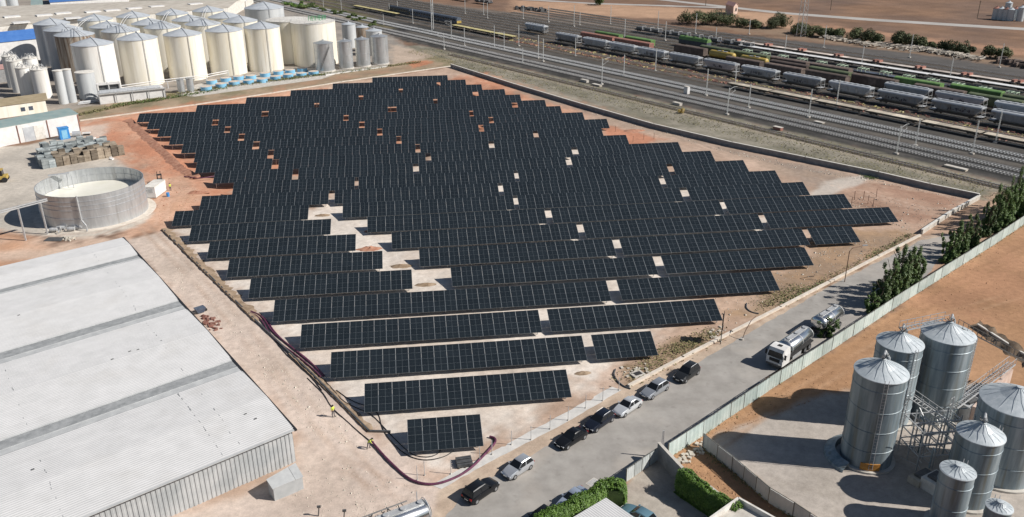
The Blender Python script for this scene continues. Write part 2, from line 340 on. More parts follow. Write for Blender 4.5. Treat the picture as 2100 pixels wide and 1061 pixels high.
# railway yard
YARD = rz((157, 80), (157, -260), (160, -330), (176, -480), (176, -800), (245, -800), (250, -400), (262, -310), (284, -230), (293, -190), (304, -110), (306, 80))
zone(YARD, (.036, .035, .034), 3, 1.5, 1, (.085, .079, .073))
zone(rz((250, -420), (262, -310), (284, -230), (262, -225), (250, -300)), (.22, .18, .15), 6, 3, .7)
zone(rz((285, -240), (306, -110), (306, 80), (290, 80), (284, -130)), (.10, .094, .09), 4, 2, .9)
zone(rz((196, 60), (196, -260), (205, -260), (205, 60)), (.115, .08, .055), 1.5, 1, .8, (.19, .15, .10))
zone(rz((185, 60), (185, -260), (191.5, -260), (191.5, 60)), (.12, .108, .095), 1.5, 1, .7, (.07, .066, .06))
zone(rz((172.5, 60), (172.5, -300), (176.5, -300), (176.5, 60)), (.12, .108, .095), 1, .5, .8)
# green scrub band top left
zone(at2([(560, 0), (690, 0), (760, 30), (810, 58), (770, 66), (690, 45), (600, 18)]), (.085, .085, .04), 4, 2, .9, (.17, .14, .09))
# dry grass between plot wall and tracks
zone(rz((139, 60), (132, -60), (131, -125), (138, -210), (142, -262), (158, -262), (159, 60)), (.18, .168, .128), 1.5, 1, 1, (.27, .245, .20))
zone(rz((150, 60), (150, -250), (153, -250), (153, 60)), (.33, .28, .22), 1, .8, .6)
# tank farm floor
zone(at2([(-300, 245), (0, 240), (160, 243), (400, 190), (650, 160), (800, 140), (860, 118), (800, 70), (560, -20), (-300, -20)]), (.33, .29, .25), 2, 1, 1, (.25, .225, .20))
zone(at2([(800, 145), (800, 90), (880, 110), (900, 122), (850, 140)]), (.44, .35, .28), 2, 1, .8)
# strip between tank farm and plot
zone(at2([(100, 240), (165, 222), (400, 178), (640, 152), (790, 136), (880, 118), (925, 122), (932, 133), (700, 170), (400, 218), (165, 250)]), (.22, .19, .12), 1.5, 1, 1, (.36, .27, .19))
zone(at2([(560, 172), (750, 146), (880, 128), (900, 134), (700, 164), (560, 186)]), (.36, .22, .15), 1.5, 1.2, .7, (.25, .19, .13))
zone(at2([(835, 128), (880, 122), (890, 130), (850, 138)]), (.42, .19, .11), 1, .8, .9)
# plot
zone(at2([(165, 249), (400, 216), (700, 169), (925, 138), (1200, 222), (1500, 301), (1800, 362), (2003, 408), (1885, 485), (1480, 690), (1240, 842), (900, 1005), (880, 1080), (300, 1080), (330, 480), (160, 300)]), (.50, .37, .29), 1.0, .6, 1, (.40, .285, .215), W3 + W1 * .6)
zone(at2([(165, 252), (290, 226), (560, 190), (1000, 150), (1240, 230), (900, 290), (620, 340), (440, 420), (340, 462), (290, 440), (290, 370), (190, 290)]), (.47, .215, .13), 4, 3, .9, (.52, .30, .205))
zone(at2([(1050, 170), (1500, 303), (1770, 360), (1680, 395), (1560, 330), (1290, 262), (1060, 190)]), (.345, .26, .20), 3, 2, .9, (.27, .215, .18))
zone(at2([(1225, 255), (1300, 268), (1370, 285), (1300, 300), (1240, 285)]), (.46, .20, .12), 1.5, 1, .8)
zone(at2([(1760, 372), (1990, 408), (1880, 472), (1790, 440), (1700, 390)]), (.32, .195, .14), 3, 2, .9, (.38, .255, .19))
zone(at2([(1690, 372), (1770, 358), (1790, 368), (1680, 408), (1660, 400)]), (.50, .45, .40), .8, .6, .8)
zone(at2([(345, 472), (440, 440), (640, 424), (850, 336), (1060, 282), (1250, 300), (1500, 415), (1640, 470), (1520, 560), (1260, 745), (1180, 800), (1015, 905), (900, 960), (762, 888)]), (.66, .60, .54), 2.5, 1.5, .95, (.58, .50, .43), W3 + W2 * .5)
zone(at2([(1420, 590), (1600, 520), (1760, 470), (1850, 470), (1560, 640), (1440, 700), (1380, 700)]), (.42, .29, .21), 2, 1.5, .85, (.50, .36, .27))
zone(at2([(1690, 480), (1860, 470), (1880, 485), (1700, 585), (1560, 655), (1500, 640)]), (.36, .24, .15), 2, 1.5, .8, (.28, .2, .14))
zone(at2([(1260, 760), (1300, 735), (1400, 690), (1480, 668), (1480, 690), (1400, 740), (1290, 800)]), (.27, .19, .125), 1, .8, .95, (.36, .26, .18))
zone(at2([(1530, 635), (1570, 605), (1640, 580), (1650, 595), (1580, 640), (1545, 650)]), (.27, .19, .125), 1, .8, .9, (.36, .26, .18))
# left track and yard
zone(at2([(255, 492), (345, 470), (500, 620), (765, 890), (905, 1003), (880, 1090), (300, 1090), (620, 962), (606, 880)]), (.585, .485, .42), 1.2, .7, 1, (.52, .43, .365), W3 * 1.2 + W2 * .3)
zone(at2([(640, 900), (760, 930), (830, 1000), (700, 1061), (560, 1061), (600, 1000)]), (.49, .395, .33), 4, 2, .6)
zone(at2([(290, 372), (385, 360), (420, 400), (345, 470), (255, 492), (250, 460), (300, 440)]), (.56, .36, .26), 2, 1.5, .9, (.50, .30, .20))
zone(at2([(-400, 330), (0, 300), (60, 298), (160, 268), (200, 290), (290, 372), (318, 420), (290, 460), (190, 490), (0, 478), (-400, 500)]), (.52, .47, .41), 1.2, .8, 1, (.45, .41, .36))
zone(at2([(-300, 478), (0, 472), (60, 486), (120, 500), (200, 486), (262, 490), (0, 565), (-300, 640)]), (.56, .42, .33), 2, 1.5, .95, (.47, .27, .17), W1 + W3)
zone(at2([(160, 262), (230, 250), (215, 275), (190, 285)]), (.55, .45, .38), 1.5, 1, .8)
# right hand side
zone(at2([(1885, 486), (2003, 409), (2130, 380), (2130, 470), (1930, 575), (1900, 560)]), (.42, .29, .21), 2, 1, .95, (.36, .25, .18))
zone(at2([(1895, 486), (1960, 478), (1990, 500), (1900, 545)]), (.37, .34, .31), 1, .6, .8)
zone(at2([(1362, 932), (1780, 674), (2100, 452), (2300, 330), (2600, 1100), (1640, 1100), (1440, 1100), (1240, 1000)]), (.40, .235, .135), .8, .4, 1, (.33, .19, .105), W3 * 1.2 + W1 * .5)
zone(at2([(1800, 600), (2100, 470), (2200, 640), (1900, 660)]), (.37, .20, .12), 6, 3, .6)
zone(at2([(1445, 905), (1560, 858), (1700, 806), (1860, 776), (2010, 790), (2200, 800), (2400, 1100), (1660, 1090), (1540, 980)]), (.43, .385, .345), .9, .5, 1, (.37, .33, .29))
zone(at2([(1360, 930), (1440, 905), (1540, 985), (1680, 1075), (1560, 1075), (1500, 1020), (1380, 950)]), (.38, .22, .12), .6, .4, 1, (.32, .19, .11))
zone(at2([(1290, 985), (1350, 945), (1400, 985), (1480, 1050), (1500, 1100), (1100, 1100), (1200, 1035)]), (.42, .38, .33), .5, .3, 1, (.36, .31, .265))
# tan shoulder under and beside the road
zone(at2([(880, 1100), (905, 1004), (985, 948), (1130, 872), (1275, 796), (1300, 790), (1400, 737), (1500, 686), (1700, 584), (1886, 488), (1960, 480), (1900, 560), (1780, 664), (1590, 758), (1362, 922), (1100, 1100)]), (.50, .40, .31), .5, .3, 1, (.42, .325, .25), W3 + W2)
def ruts(pts, gauge, wd, col, amt):
    P = [at(u, v) for u, v in pts]
    for sgn in (-1, 1):
        d = np.full(X.shape, 1e9)
        for a, b_ in zip(P[:-1], P[1:]):
            e = (b_ - a).normalized(); n_ = Vector((-e.y, e.x, 0)) * gauge / 2 * sgn; a2, b2 = a + n_, b_ + n_; ex, ey = b2.x - a2.x, b2.y - a2.y
            tt = np.clip(((X - a2.x) * ex + (Y - a2.y) * ey) / (ex * ex + ey * ey), 0, 1); d = np.minimum(d, np.hypot(X - a2.x - tt * ex, Y - a2.y - tt * ey))
        k = np.clip(1 - d / wd, 0, 1) * amt * np.clip(.6 + .5 * W1, 0, 1); COLR[:] = COLR * (1 - k[:, None]) + np.array(col) * k[:, None]
for pts, col, amt in (([(300, 470), (420, 590), (520, 700), (640, 850), (740, 960), (820, 1061)], (.40, .29, .22), .55), ([(330, 490), (470, 630), (600, 790), (700, 920), (690, 1010), (640, 1061)], (.66, .55, .46), .5), ([(280, 450), (400, 560), (500, 680), (600, 840), (680, 940), (800, 1000), (900, 1030)], (.42, .30, .23), .45), ([(1400, 960), (1500, 890), (1640, 790), (1800, 690), (1950, 590), (2100, 510)], (.29, .165, .09), .6), ([(1450, 905), (1600, 830), (1750, 740), (1900, 660), (2100, 600)], (.46, .29, .18), .5), ([(1700, 640), (1850, 650), (2000, 620), (2150, 640)], (.29, .165, .09), .5), ([(1480, 930), (1600, 1000), (1720, 1030), (1850, 1000)], (.33, .29, .255), .5), ([(0, 350), (60, 380), (60, 330), (200, 300)], (.40, .36, .31), .4), ([(60, 490), (200, 480), (300, 440), (330, 400), (300, 340), (230, 280)], (.36, .20, .14), .5), ([(200, 290), (290, 370), (340, 410), (330, 460)], (.60, .42, .32), .5), ([(1000, 900), (1240, 790), (1420, 640), (1600, 530), (1800, 455)], (.45, .33, .26), .4), ([(1130, 190), (1300, 240), (1500, 320), (1700, 375), (1900, 430)], (.54, .42, .34), .5), ([(960, 150), (1200, 235), (1420, 300), (1600, 360)], (.36, .25, .19), .45)): ruts(pts, 1.9, .55, col, amt)
gm = bpy.data.materials.new('ground_earth'); gm.use_nodes = True; t = gm.node_tree; b = t.nodes['Principled BSDF']; b.inputs['Roughness'].default_value = .95; b.inputs['Specular IOR Level'].default_value = .2
ca = t.nodes.new('ShaderNodeAttribute'); ca.attribute_name = 'soil'; g = t.nodes.new('ShaderNodeNewGeometry')
def tn(sc, det=8, rg=.65):
    n = t.nodes.new('ShaderNodeTexNoise'); n.inputs['Scale'].default_value = sc; n.inputs['Detail'].default_value = det; n.inputs['Roughness'].default_value = rg; t.links.new(g.outputs['Position'], n.inputs['Vector']); return n.outputs['Fac']
def mr(x, a, b_, lo=.25, hi=.75):
    n = t.nodes.new('ShaderNodeMapRange'); n.inputs[1].default_value = lo; n.inputs[2].default_value = hi; n.inputs[3].default_value = a; n.inputs[4].default_value = b_; t.links.new(x, n.inputs[0]); return n.outputs[0]
def mm(a, b_):
    n = t.nodes.new('ShaderNodeMath'); n.operation = 'MULTIPLY'; t.links.new(a, n.inputs[0]); t.links.new(b_, n.inputs[1]); return n.outputs[0]
fac = mm(mm(mr(tn(.09, 10, .7), .74, 1.26), mr(tn(1.1, 6), .80, 1.18)), mr(tn(5.5, 3), .88, 1.1))
vm = t.nodes.new('ShaderNodeVectorMath'); vm.operation = 'SCALE'; t.links.new(ca.outputs['Color'], vm.inputs[0]); t.links.new(fac, vm.inputs['Scale']); t.links.new(vm.outputs[0], b.inputs['Base Color'])
bp = t.nodes.new('ShaderNodeBump'); bp.inputs['Strength'].default_value = .35; bp.inputs['Distance'].default_value = .12; t.links.new(tn(1.6, 8, .7), bp.inputs['Height']); t.links.new(bp.outputs[0], b.inputs['Normal'])
nx, ny = len(gx), len(gy)
zp = sdist(at2([(264, 243), (400, 223), (560, 197), (780, 161), (920, 154), (1060, 196), (1010, 255), (860, 325), (720, 370), (560, 412), (440, 398), (415, 372), (385, 348), (318, 290)])); Z = -.85 * np.clip(.5 - zp / 5, 0, 1) + .03 * np.tanh(W2) * (sdist(at2([(165, 252), (925, 142), (2000, 412), (1480, 688), (900, 1003), (300, 1061), (606, 900), (255, 492)])) < -1)
ii = np.arange(nx * ny).reshape(ny, nx); F = np.stack([ii[:-1, :-1], ii[:-1, 1:], ii[1:, 1:], ii[1:, :-1]], -1).reshape(-1, 4)
me = bpy.data.meshes.new('ground'); me.vertices.add(len(X)); me.vertices.foreach_set('co', np.stack([X, Y, Z], 1).ravel())
me.loops.add(F.size); me.loops.foreach_set('vertex_index', F.ravel().astype(np.int32)); me.polygons.add(len(F)); me.polygons.foreach_set('loop_start', np.arange(0, F.size, 4, dtype=np.int32)); me.polygons.foreach_set('loop_total', np.full(len(F), 4, np.int32)); me.update(calc_edges=True)
at_ = me.attributes.new('soil', 'FLOAT_COLOR', 'POINT'); at_.data.foreach_set('color', np.concatenate([np.clip(COLR, .01, 1), np.ones((len(X), 1))], 1).ravel().astype(np.float32))
me.materials.append(gm); tag(link('ground', me), kind='structure')
# ------------------------------------------------------------------ roads (thin sheets, ragged edges)
def sheet(name, pts, z, m, step=1.2, jag=.18, holes=None):
    P = [Vector((p[0], p[1], 0)) for p in pts]; Q = []
    for i in range(len(P)):
        a, b_ = P[i], P[(i + 1) % len(P)]; n = max(1, int((b_ - a).length / step)); nn = Vector((-(b_ - a).y, (b_ - a).x, 0)).normalized()
        for k in range(n): Q.append(a.lerp(b_, k / n) + (nn * random.uniform(-jag, jag) if k else Vector()))
    mb = MB(); mb.face([(q.x, q.y, z) for q in Q]); o = mb.build(name, m); return tag(o, kind='structure')
sheet('road', at2([(880, 1100), (952, 1012), (1036, 962), (1150, 900), (1300, 816), (1418, 750), (1562, 668), (1700, 588), (1890, 492), (1962, 480), (1905, 560), (1780, 666), (1590, 762), (1362, 925), (1292, 978), (1215, 1030), (1120, 1100)]), .012, M['roadm'])
o = sheet('road_far', [rail(a, s)[:2] for a, s in ((372, -400), (371, -300), (372, -230), (384, -180), (411, -110), (450, 0), (462, 0), (421, -112), (394, -182), (380, -233), (378, -300), (379, -400))], .02, M['farroad'], 6, .2); o.name = 'far_road'
o = sheet('lane', [rail(a, s)[:2] for a, s in ((283, -430), (325, -330), (349, -295), (372, -262), (374, -268), (352, -302), (328, -337), (286, -436))], .024, M['farroad'], 5, .6)
# concrete drain strip along the kerb
sheet('pavement', at2([(905, 1003), (1000, 950), (1140, 878), (1275, 800), (1255, 793), (1130, 862), (985, 940), (885, 995)]), .02, mat('pale_drain_concrete', (.48, .47, .45), (.62, .60, .57), .8, .85), .9, .08)
# ------------------------------------------------------------------ walls of the plot
def wall(name, pts, h, th, m, label, cat, cop=None, coph=.12, copo=.06):
    P = [Vector((p[0], p[1], 0)) for p in pts]; tg = thing(name, label, cat, P[0])
    mb = MB(); mc = MB()
    for a, b_ in zip(P[:-1], P[1:]):
        c = (a + b_) / 2; ang = math.atan2((b_ - a).y, (b_ - a).x); hl = (b_ - a).length / 2
        mb.obox(c, hl + th * .3, th / 2, -.3, h, ang)
        if cop: mc.obox(c, hl + th * .3 + .003, th / 2 + copo, h + .002, h + coph, ang)
    mb.build('masonry', m, tg, world=True)
    if cop: mc.build('coping', cop, tg, world=True)
    return tg
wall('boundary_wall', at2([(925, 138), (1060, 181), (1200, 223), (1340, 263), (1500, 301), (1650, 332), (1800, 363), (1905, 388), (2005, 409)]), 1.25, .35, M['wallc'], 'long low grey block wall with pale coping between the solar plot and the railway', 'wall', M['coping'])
wall('boundary_wall', at2([(2007, 409), (1950, 440), (1890, 480)]), .9, .35, M['concrete'], 'short pale concrete wall at the far right corner of the solar plot', 'wall', M['coping'], .1)
wall('kerb_wall', at2([(1886, 484), (1800, 528), (1700, 580), (1600, 632), (1500, 683), (1400, 735), (1290, 793)]), .35, .45, M['kerb'], 'low pale kerb wall between the solar plot and the road', 'kerb')
wall('kerb_strip', at2([(165, 248), (400, 215.5), (560, 191), (700, 168.5), (925, 136)]), .3, .6, M['kerb'], 'low pale kerb along the back edge of the solar plot below the tank farm', 'kerb')
wall('retaining_edge', at2([(335, 472), (420, 557), (510, 645), (640, 768), (757, 886), (800, 887)]), .28, .22, M['steel'], 'dark low retaining edge between the pale slab and the earth track', 'retaining wall')
# earth slope beside the retaining edge
def bank(name, line, wd, h, m, label, cat, side=1, kind=None):
    P = [Vector((p[0], p[1], 0)) for p in line]; Q = []
    for a, b_ in zip(P[:-1], P[1:]):
        n = max(1, int((b_ - a).length / .7))
        Q += [a.lerp(b_, k / n) for k in range(n)]
    Q.append(P[-1]); rings = []
    for i, q in enumerate(Q):
        d = (Q[min(i + 1, len(Q) - 1)] - Q[max(i - 1, 0)]).normalized(); nn = Vector((-d.y, d.x, 0)) * side
        ww = wd * random.uniform(.7, 1.2); hh = h * random.uniform(.5, 1.2)
        rings.append([tuple(q + nn * .1 + Vector((0, 0, -.1))), tuple(q + nn * .15 + Vector((0, 0, hh))), tuple(q + nn * ww * .4 + Vector((0, 0, hh * random.uniform(.5, .9)))), tuple(q + nn * ww * .75 + Vector((0, 0, hh * random.uniform(.1, .4)))), tuple(q + nn * ww + Vector((0, 0, -.05)))])
    mb = MB(); mb.loft(rings); o = mb.build(name, m, None, True); tag(o, label, cat); return o
tag(bank('earth_bank', at2([(330, 472), (420, 562), (520, 660)]), 2.0, .35, M['earth'], None, None, 1), kind='structure')
tag(bank('earth_bank', at2([(590, 728), (680, 815), (752, 888)]), 1.4, .22, M['earth'], None, None, 1), kind='structure')
tag(bank('earth_bank', at2([(272, 245), (320, 290), (380, 345), (412, 362)]), 2.6, .45, M['redearth'], None, None, -1), kind='structure')
# ------------------------------------------------------------------ railway tracks
S0, S1 = -640, 45
def track(a, label, kind='main', s0=S0, s1=S1):
    base = rail(a, s0); tg = thing('railway_track', label, 'railway track', base, RAILROT, 'railway tracks'); Ln = s1 - s0
    dk = kind == 'dark'; kind = 'main' if dk else kind; h = .22 if kind == 'main' else .06
    mb = MB(); mb.loft([[(x, -2.3, -.05), (x, -1.6, h), (x, 1.6, h), (x, 2.3, -.05)] for x in np.arange(0, Ln + 1, 8)])
    tag(mb.build('ballast_bed', M['ballast'] if kind == 'main' else M['ballastrust'], tg), kind='stuff')
    sl_ = MB(); pitch = .84 if kind == 'main' else .8; hw = 1.3; x = .3
    while x < Ln:
        j = random.uniform(-.05, .05) if kind != 'main' else 0
        sl_.add([(x, -hw + j, h + .1), (x + .26, -hw + j, h + .1), (x + .26, hw + j, h + .1), (x, hw + j, h + .1), (x - .02, -hw + j, h - .02), (x + .28, -hw + j, h - .02), (x + .28, hw + j, h - .02), (x - .02, hw + j, h - .02)], [(0, 1, 2, 3), (0, 4, 5, 1), (1, 5, 6, 2), (2, 6, 7, 3), (3, 7, 4, 0)]); x += pitch
    tag(sl_.build('sleepers', M['sleeperdark'] if dk else (M['sleeper'] if kind == 'main' else M['oldsleeper']), tg), kind='stuff')
    for y in (-.76, .76):
        MB().box(0, Ln, y - .045, y + .045, h + .1, h + .27).build('rail', M['rail'], tg)
    return tg
track(165.2, 'main line track nearest the solar plot wall, on the dark ballast band', 'dark')
track(169.8, 'main line track just behind the nearest one, sharing its dark ballast band', 'dark')
track(178.6, 'third main line track counted from the plot wall, on the blue grey ballast')
track(183.1, 'fourth main line track counted from the plot wall, beside the mast row', s0=-640)
track(154.2, 'overgrown siding running in the dry grass beside the plot wall', 'yard', -232)
YT = [(193.2, 'yard track under the string of low beige flat wagons'), (200.5, 'rusty empty yard track between the flat wagons and the grey hopper wagons'), (210.5, 'yard track under the long line of grey hopper wagons'), (216.3, 'empty yard track directly behind the grey hopper line'), (222.0, 'yard track carrying the second short line of hoppers and the red wagons'), (228.3, 'yard track carrying the first green and yellow wagons'), (234.5, 'yard track carrying the bright green pair of vans'), (240.5, 'empty yard track behind the bright green vans'), (247.0, 'yard track under the flat wagons with pale green frames'), (253.5, 'empty yard track in front of the two pale decked trains'), (260.5, 'yard track under the nearer train of white decked wagons'), (268.3, 'yard track under the farther train of pinkish decked wagons'), (274.5, 'first bare yard track behind the pale decked trains'), (281.0, 'second bare yard track behind the pale decked trains'), (288.0, 'farthest yard track, nearest the scrub and the red field')]
for i, (a, lb) in enumerate(YT): track(a, lb, 'yard', -640 if i < 9 else -330)
# ------------------------------------------------------------------ solar tables
H0 = 0.7; CT, ST = math.cos(TILT), math.sin(TILT)
ROWS = {1: [(-2.0, 5)], 2: [(-7.35, 15)], 3: [(-12.2, 20), (24.4, 5)], 4: [(-17.1, 20), (19.5, 15)], 5: [(-22.1, 30), (32.55, 15)],
 6: [(-27.1, 15), (5.9, 20), (42.65, 15)], 7: [(-32.1, 15), (.8, 20), (37.4, 20), (73.75, 5)], 8: [(-37.15, 15), (-4.1, 20), (32.4, 20), (68.85, 15)],
 9: [(-42.3, 15), (-8.85, 20), (27.7, 20), (63.95, 15)], 10: [(-47.4, 15), (-14.1, 20), (22.1, 20), (59.0, 15)], 11: [(-44.0, 15), (-16.3, 20), (20.0, 20), (56.5, 15)],
 12: [(-38.9, 15), (-11.6, 20), (24.6, 20), (61.25, 10)], 13: [(-44.7, 10), (-25.7, 15), (2.1, 20), (38.7, 20)], 14: [(-50.5, 10), (-31.3, 20), (5.3, 20), (42.1, 15)],
 15: [(-52.7, 10), (-33.6, 20), (2.9, 10), (21.9, 20)], 16: [(-57.7, 10), (-38.4, 20), (-1.8, 20), (34.8, 10)], 17: [(-62.8, 10), (-43.6, 20), (-6.9, 15), (20.9, 20)],
 18: [(-68.0, 10), (-48.8, 20), (-12.0, 20), (24.6, 15)], 19: [(-73.05, 10), (-53.7, 20), (-16.9, 20), (19.6, 15)], 20: [(-78.2, 20), (-40.9, 20), (-3.0, 20), (34.0, 5)],
 21: [(-63.6, 20), (-26.8, 20), (9.8, 15)], 22: [(-50.3, 20), (-13.6, 20), (23.5, 5)], 23: [(-37.5, 20), (-.9, 15)], 24: [(-24.5, 20), (12.0, 5)], 25: [(-11.4, 15)]}
def module_into(mb, x0, y0):
    g = .008; a, b, c, d = x0 + g, x0 + WMOD - g, y0 + g, y0 + HMOD - g; fx, fy, z = .032, .009, .04
    o = [(a, c, z), (b, c, z), (b, d, z), (a, d, z)]; i_ = [(a + fx, c + fy, z), (b - fx, c + fy, z), (b - fx, d - fy, z), (a + fx, d - fy, z)]
    q = [(a, c, 0), (b, c, 0), (b, d, 0), (a, d, 0)]
    mb.m = 1; mb.add(o + i_ + q, [(0, 1, 5, 4), (1, 2, 6, 5), (2, 3, 7, 6), (3, 0, 4, 7), (8, 9, 1, 0), (9, 10, 2, 1), (10, 11, 3, 2), (11, 8, 0, 3), (11, 10, 9, 8)])
    mb.m = 0; mb.add([(p[0], p[1], p[2] - .003) for p in i_], [(0, 1, 2, 3)])
mb = MB(); module_into(mb, 0, 0); MODULE = mb.mesh('solar_panel', [M['cells'], M['frame']])
mb = MB()
for j in range(4): module_into(mb, 0, j * HMOD)
MODCOL = mb.mesh('panel_column', [M['cells'], M['frame']])
FR = {}
def table_frame(n):
    if n in FR: return FR[n]
    L = n * WMOD; mb = MB()
    for yy in (.9, 3.5):
        zz = H0 + yy * ST - .09; mb.box(.1, L - .1, yy * CT - .04, yy * CT + .04, zz - .07, zz + .05)
    x = .6
    while x < L:
        for yy in (.9, 3.5): mb.box(x - .06, x + .06, yy * CT - .06, yy * CT + .06, -1.0, H0 + yy * ST - .14)
        mb.beam((x, .1, H0 + .1 * ST - .06), (x, LTAB * CT - .1, H0 + (LTAB - .1) * ST - .06), .06, .08)
        x += (L - 1.2) / max(1, round(L / 4.4))
    FR[n] = mb.mesh('support_frame', M['lsteel']); return FR[n]
POSN = {1: ['the only table'], 2: ['left table', 'right table'], 3: ['left table', 'middle table', 'right table'], 4: ['leftmost table', 'second table from the left', 'third table from the left', 'rightmost table']}
for k, segs in ROWS.items():
    for i, (x0, n) in enumerate(segs):
        rowtxt = 'row nearest the camera' if k == 1 else ('farthest row at the back' if k == 25 else nth(k) + ' row from the front')
        tg = thing('solar_table', 'solar table %s panels wide, %s in the %s' % (NUM[n], POSN[len(segs)][i].replace(' from the left', ' from left'), rowtxt), 'solar panels', (x0, (k - 1) * 9.0, 0), 0, 'solar tables filling the fenced plot')
        link('support_frame', table_frame(n), tg)
        for c in range(n):
            if k <= 9:
                for j in range(4):
                    o = link('solar_panel', MODULE, tg); o.location = (c * WMOD, j * HMOD * CT, H0 + j * HMOD * ST)
                    o.rotation_euler = (TILT + random.uniform(-.004, .004), random.uniform(-.002, .002), 0)
            else:
                o = link('panel_column', MODCOL, tg); o.location = (c * WMOD, 0, H0 + random.uniform(-.008, .008)); o.rotation_euler = (TILT + random.uniform(-.003, .003), 0, 0)
# ------------------------------------------------------------------ white warehouse (left foreground)
WU = Vector((-.495, .869, 0)).normalized(); WV = Vector((-.835, -.55, 0)).normalized(); WC = Vector((-15.0, 1.0, 0)); WH = 4.3; WLEN, WWID = 74.6, 62
wh = thing('warehouse', 'huge pale warehouse with white ribbed roof and grey roof strips at lower left', 'warehouse', WC)
def wp(u, v, z): return WC + WU * u + WV * v + Vector((0, 0, z))
VAL = [(16.4, 19.7, .9), (38.8, 42.3, .9), (62.8, 64.8, .5)]
BAYS = [(-.35, 16.4), (19.7, 38.8), (42.3, 62.8), (64.8, 74.9)]
def roofz(u):
    for a, b_ in BAYS:
        if a <= u <= b_: q = 1 - abs((u - a) / (b_ - a) * 2 - 1); return WH + .08 + .35 * q
    return WH
for a, b_ in BAYS:
    mb = MB(); n = int((b_ - a) / .36); P = []; F = []
    for i in range(n * 2 + 1):
        u = a + (b_ - a) * i / (2 * n); z = roofz(min(max(u, a), b_)) + (.032 if i % 2 else 0)
        for v in (-.25, 15, 32, WWID): P.append(tuple(wp(u, v, z + random.uniform(-.004, .004))))
    for i in range(n * 2):
        for j in range(3): F.append((i * 4 + j, i * 4 + j + 1, i * 4 + 5 + j, i * 4 + 4 + j))
    mb.add(P, F); mb.build('roof_sheet', M['whroof'], wh, world=True)
for a, b_, k in VAL:
    mb = MB(); s1 = a + (b_ - a) * (.34 if k > .6 else .2); s2 = b_ - (b_ - a) * .10
    mb.face([wp(s1, -.2, WH + .07), wp(s2, -.2, WH + .07), wp(s2, WWID, WH + .07), wp(s1, WWID, WH + .07)])
    mb.build('roof_strip', M['strip'], wh, world=True)
    mb = MB()
    for p, q in ((a + .004, s1), (s2, b_ - .004)):
        mb.add([wp(p, -.22, WH + .085), wp(q, -.22, WH + .075), wp(q, WWID, WH + .075), wp(p, WWID, WH + .085)], [(0, 1, 2, 3)])
    mb.beam(wp(s1, -.2, WH + .06), wp(s1, WWID, WH + .06), .10, .08); mb.beam(wp(b_ - .06, -.2, WH + .1), wp(b_ - .06, WWID, WH + .1), .08, .06)
    mb.build('flashing', M['stripedge'], wh, world=True)
mb = MB(); mb.beam(wp(-.4, -.34, WH + .02), wp(WLEN + .3, -.34, WH + .02), .34, .2); mb.build('gutter', M['gutter'], wh, world=True)
mb = MB(); mb.beam(wp(-.42, -.1, WH + .16), wp(-.42, WWID, WH + .16), .22, .10); mb.build('eave_flashing', M['stripedge'], wh, world=True)
mb = MB(); v = 0; P = []
while v < WWID: P += [(v, .02), (v + .16, .02), (v + .22, .09), (v + .44, .09)]; v += .5
Q = [wp(-d, v, z) for z in (-.1, WH + .08) for v, d in P]; n = len(P)
mb.add(Q, [(i, i + 1, n + i + 1, n + i) for i in range(n - 1)]); mb.build('south_wall', M['whwall'], wh, world=True)
mb = MB(); mb.add([wp(0, -.02, -.1), wp(WLEN, -.02, -.1), wp(WLEN, -.02, WH + .05), wp(0, -.02, WH + .05)], [(0, 1, 2, 3)]); mb.add([wp(WLEN, 0, -.1), wp(WLEN, WWID, -.1), wp(WLEN, WWID, WH + .05), wp(WLEN, 0, WH + .05)], [(0, 1, 2, 3)]); mb.build('wall', M['whwall'], wh, world=True)
mb = MB()
for u, v in ((30, 9), (30.3, 10), (29.6, 12.4), (6, 3.2), (4.4, 2.6), (52, 20), (27, 30), (11, 25)): mb.obox(wp(u, v, 0), .16, .07, roofz(u) + .03, roofz(u) + .09, .6)
tag(mb.build('roof_debris', M['steel'], wh, world=True), kind='stuff')
# lean-to at the corner
qz = [at(546, 984, 1.9), at(606, 950, 1.9), at(622, 978, 1.6), at(559, 1004, 1.6)]
lt = thing('lean_to', 'small grey lean-to shed with sloping sheet roof at the warehouse corner', 'shed', (qz[3].x, qz[3].y, 0)); cz = sum(qz, Vector()) / 4
mb = MB(); ins = [Vector((p.x + (cz.x - p.x) * .05, p.y + (cz.y - p.y) * .05, 0)) for p in qz]
mb.add([(p.x, p.y, -.1) for p in ins] + [(p.x, p.y, z - .04) for p, z in zip(ins, (1.9, 1.9, 1.6, 1.6))], [(0, 1, 2, 3), (4, 5, 6, 7), (0, 1, 5, 4), (1, 2, 6, 5), (2, 3, 7, 6), (3, 0, 4, 7)]); mb.build('wall', M['whwall'], lt, world=True)
for f0, f1 in ((0, .74), (.75, 1)):
    q = [qz[0].lerp(qz[1], f0), qz[0].lerp(qz[1], f1), qz[3].lerp(qz[2], f1), qz[3].lerp(qz[2], f0)]; mb = MB(); mb.add([tuple(p) for p in q] + [(p.x, p.y, p.z + .07) for p in q], [(0, 1, 2, 3), (4, 5, 6, 7), (0, 1, 5, 4), (1, 2, 6, 5), (2, 3, 7, 6), (3, 0, 4, 7)]); mb.build('roof_sheet', M['stripedge'], lt, world=True)
mb = MB()
for k in range(26):
    v = 8.0 + random.gauss(0, .03); u = random.uniform(0, 16); mb.beam(wp(u, v, roofz(u) + .04), wp(u + random.uniform(.1, .7), v + random.uniform(-.05, .05), roofz(u) + .04), .035, .02)
for k in range(120):
    a_, b_ = random.choice(BAYS); u = random.uniform(a_ + .5, b_ - .8); v = random.choice((5.8, 24.0, 36.0)) + random.gauss(0, .05); mb.beam(wp(u, v, roofz(u) + .035), wp(u + random.uniform(.1, .5), v, roofz(u) + .035), .04, .03)
tag(mb.build('sheet_laps', M['strip'], wh, world=True), kind='stuff')
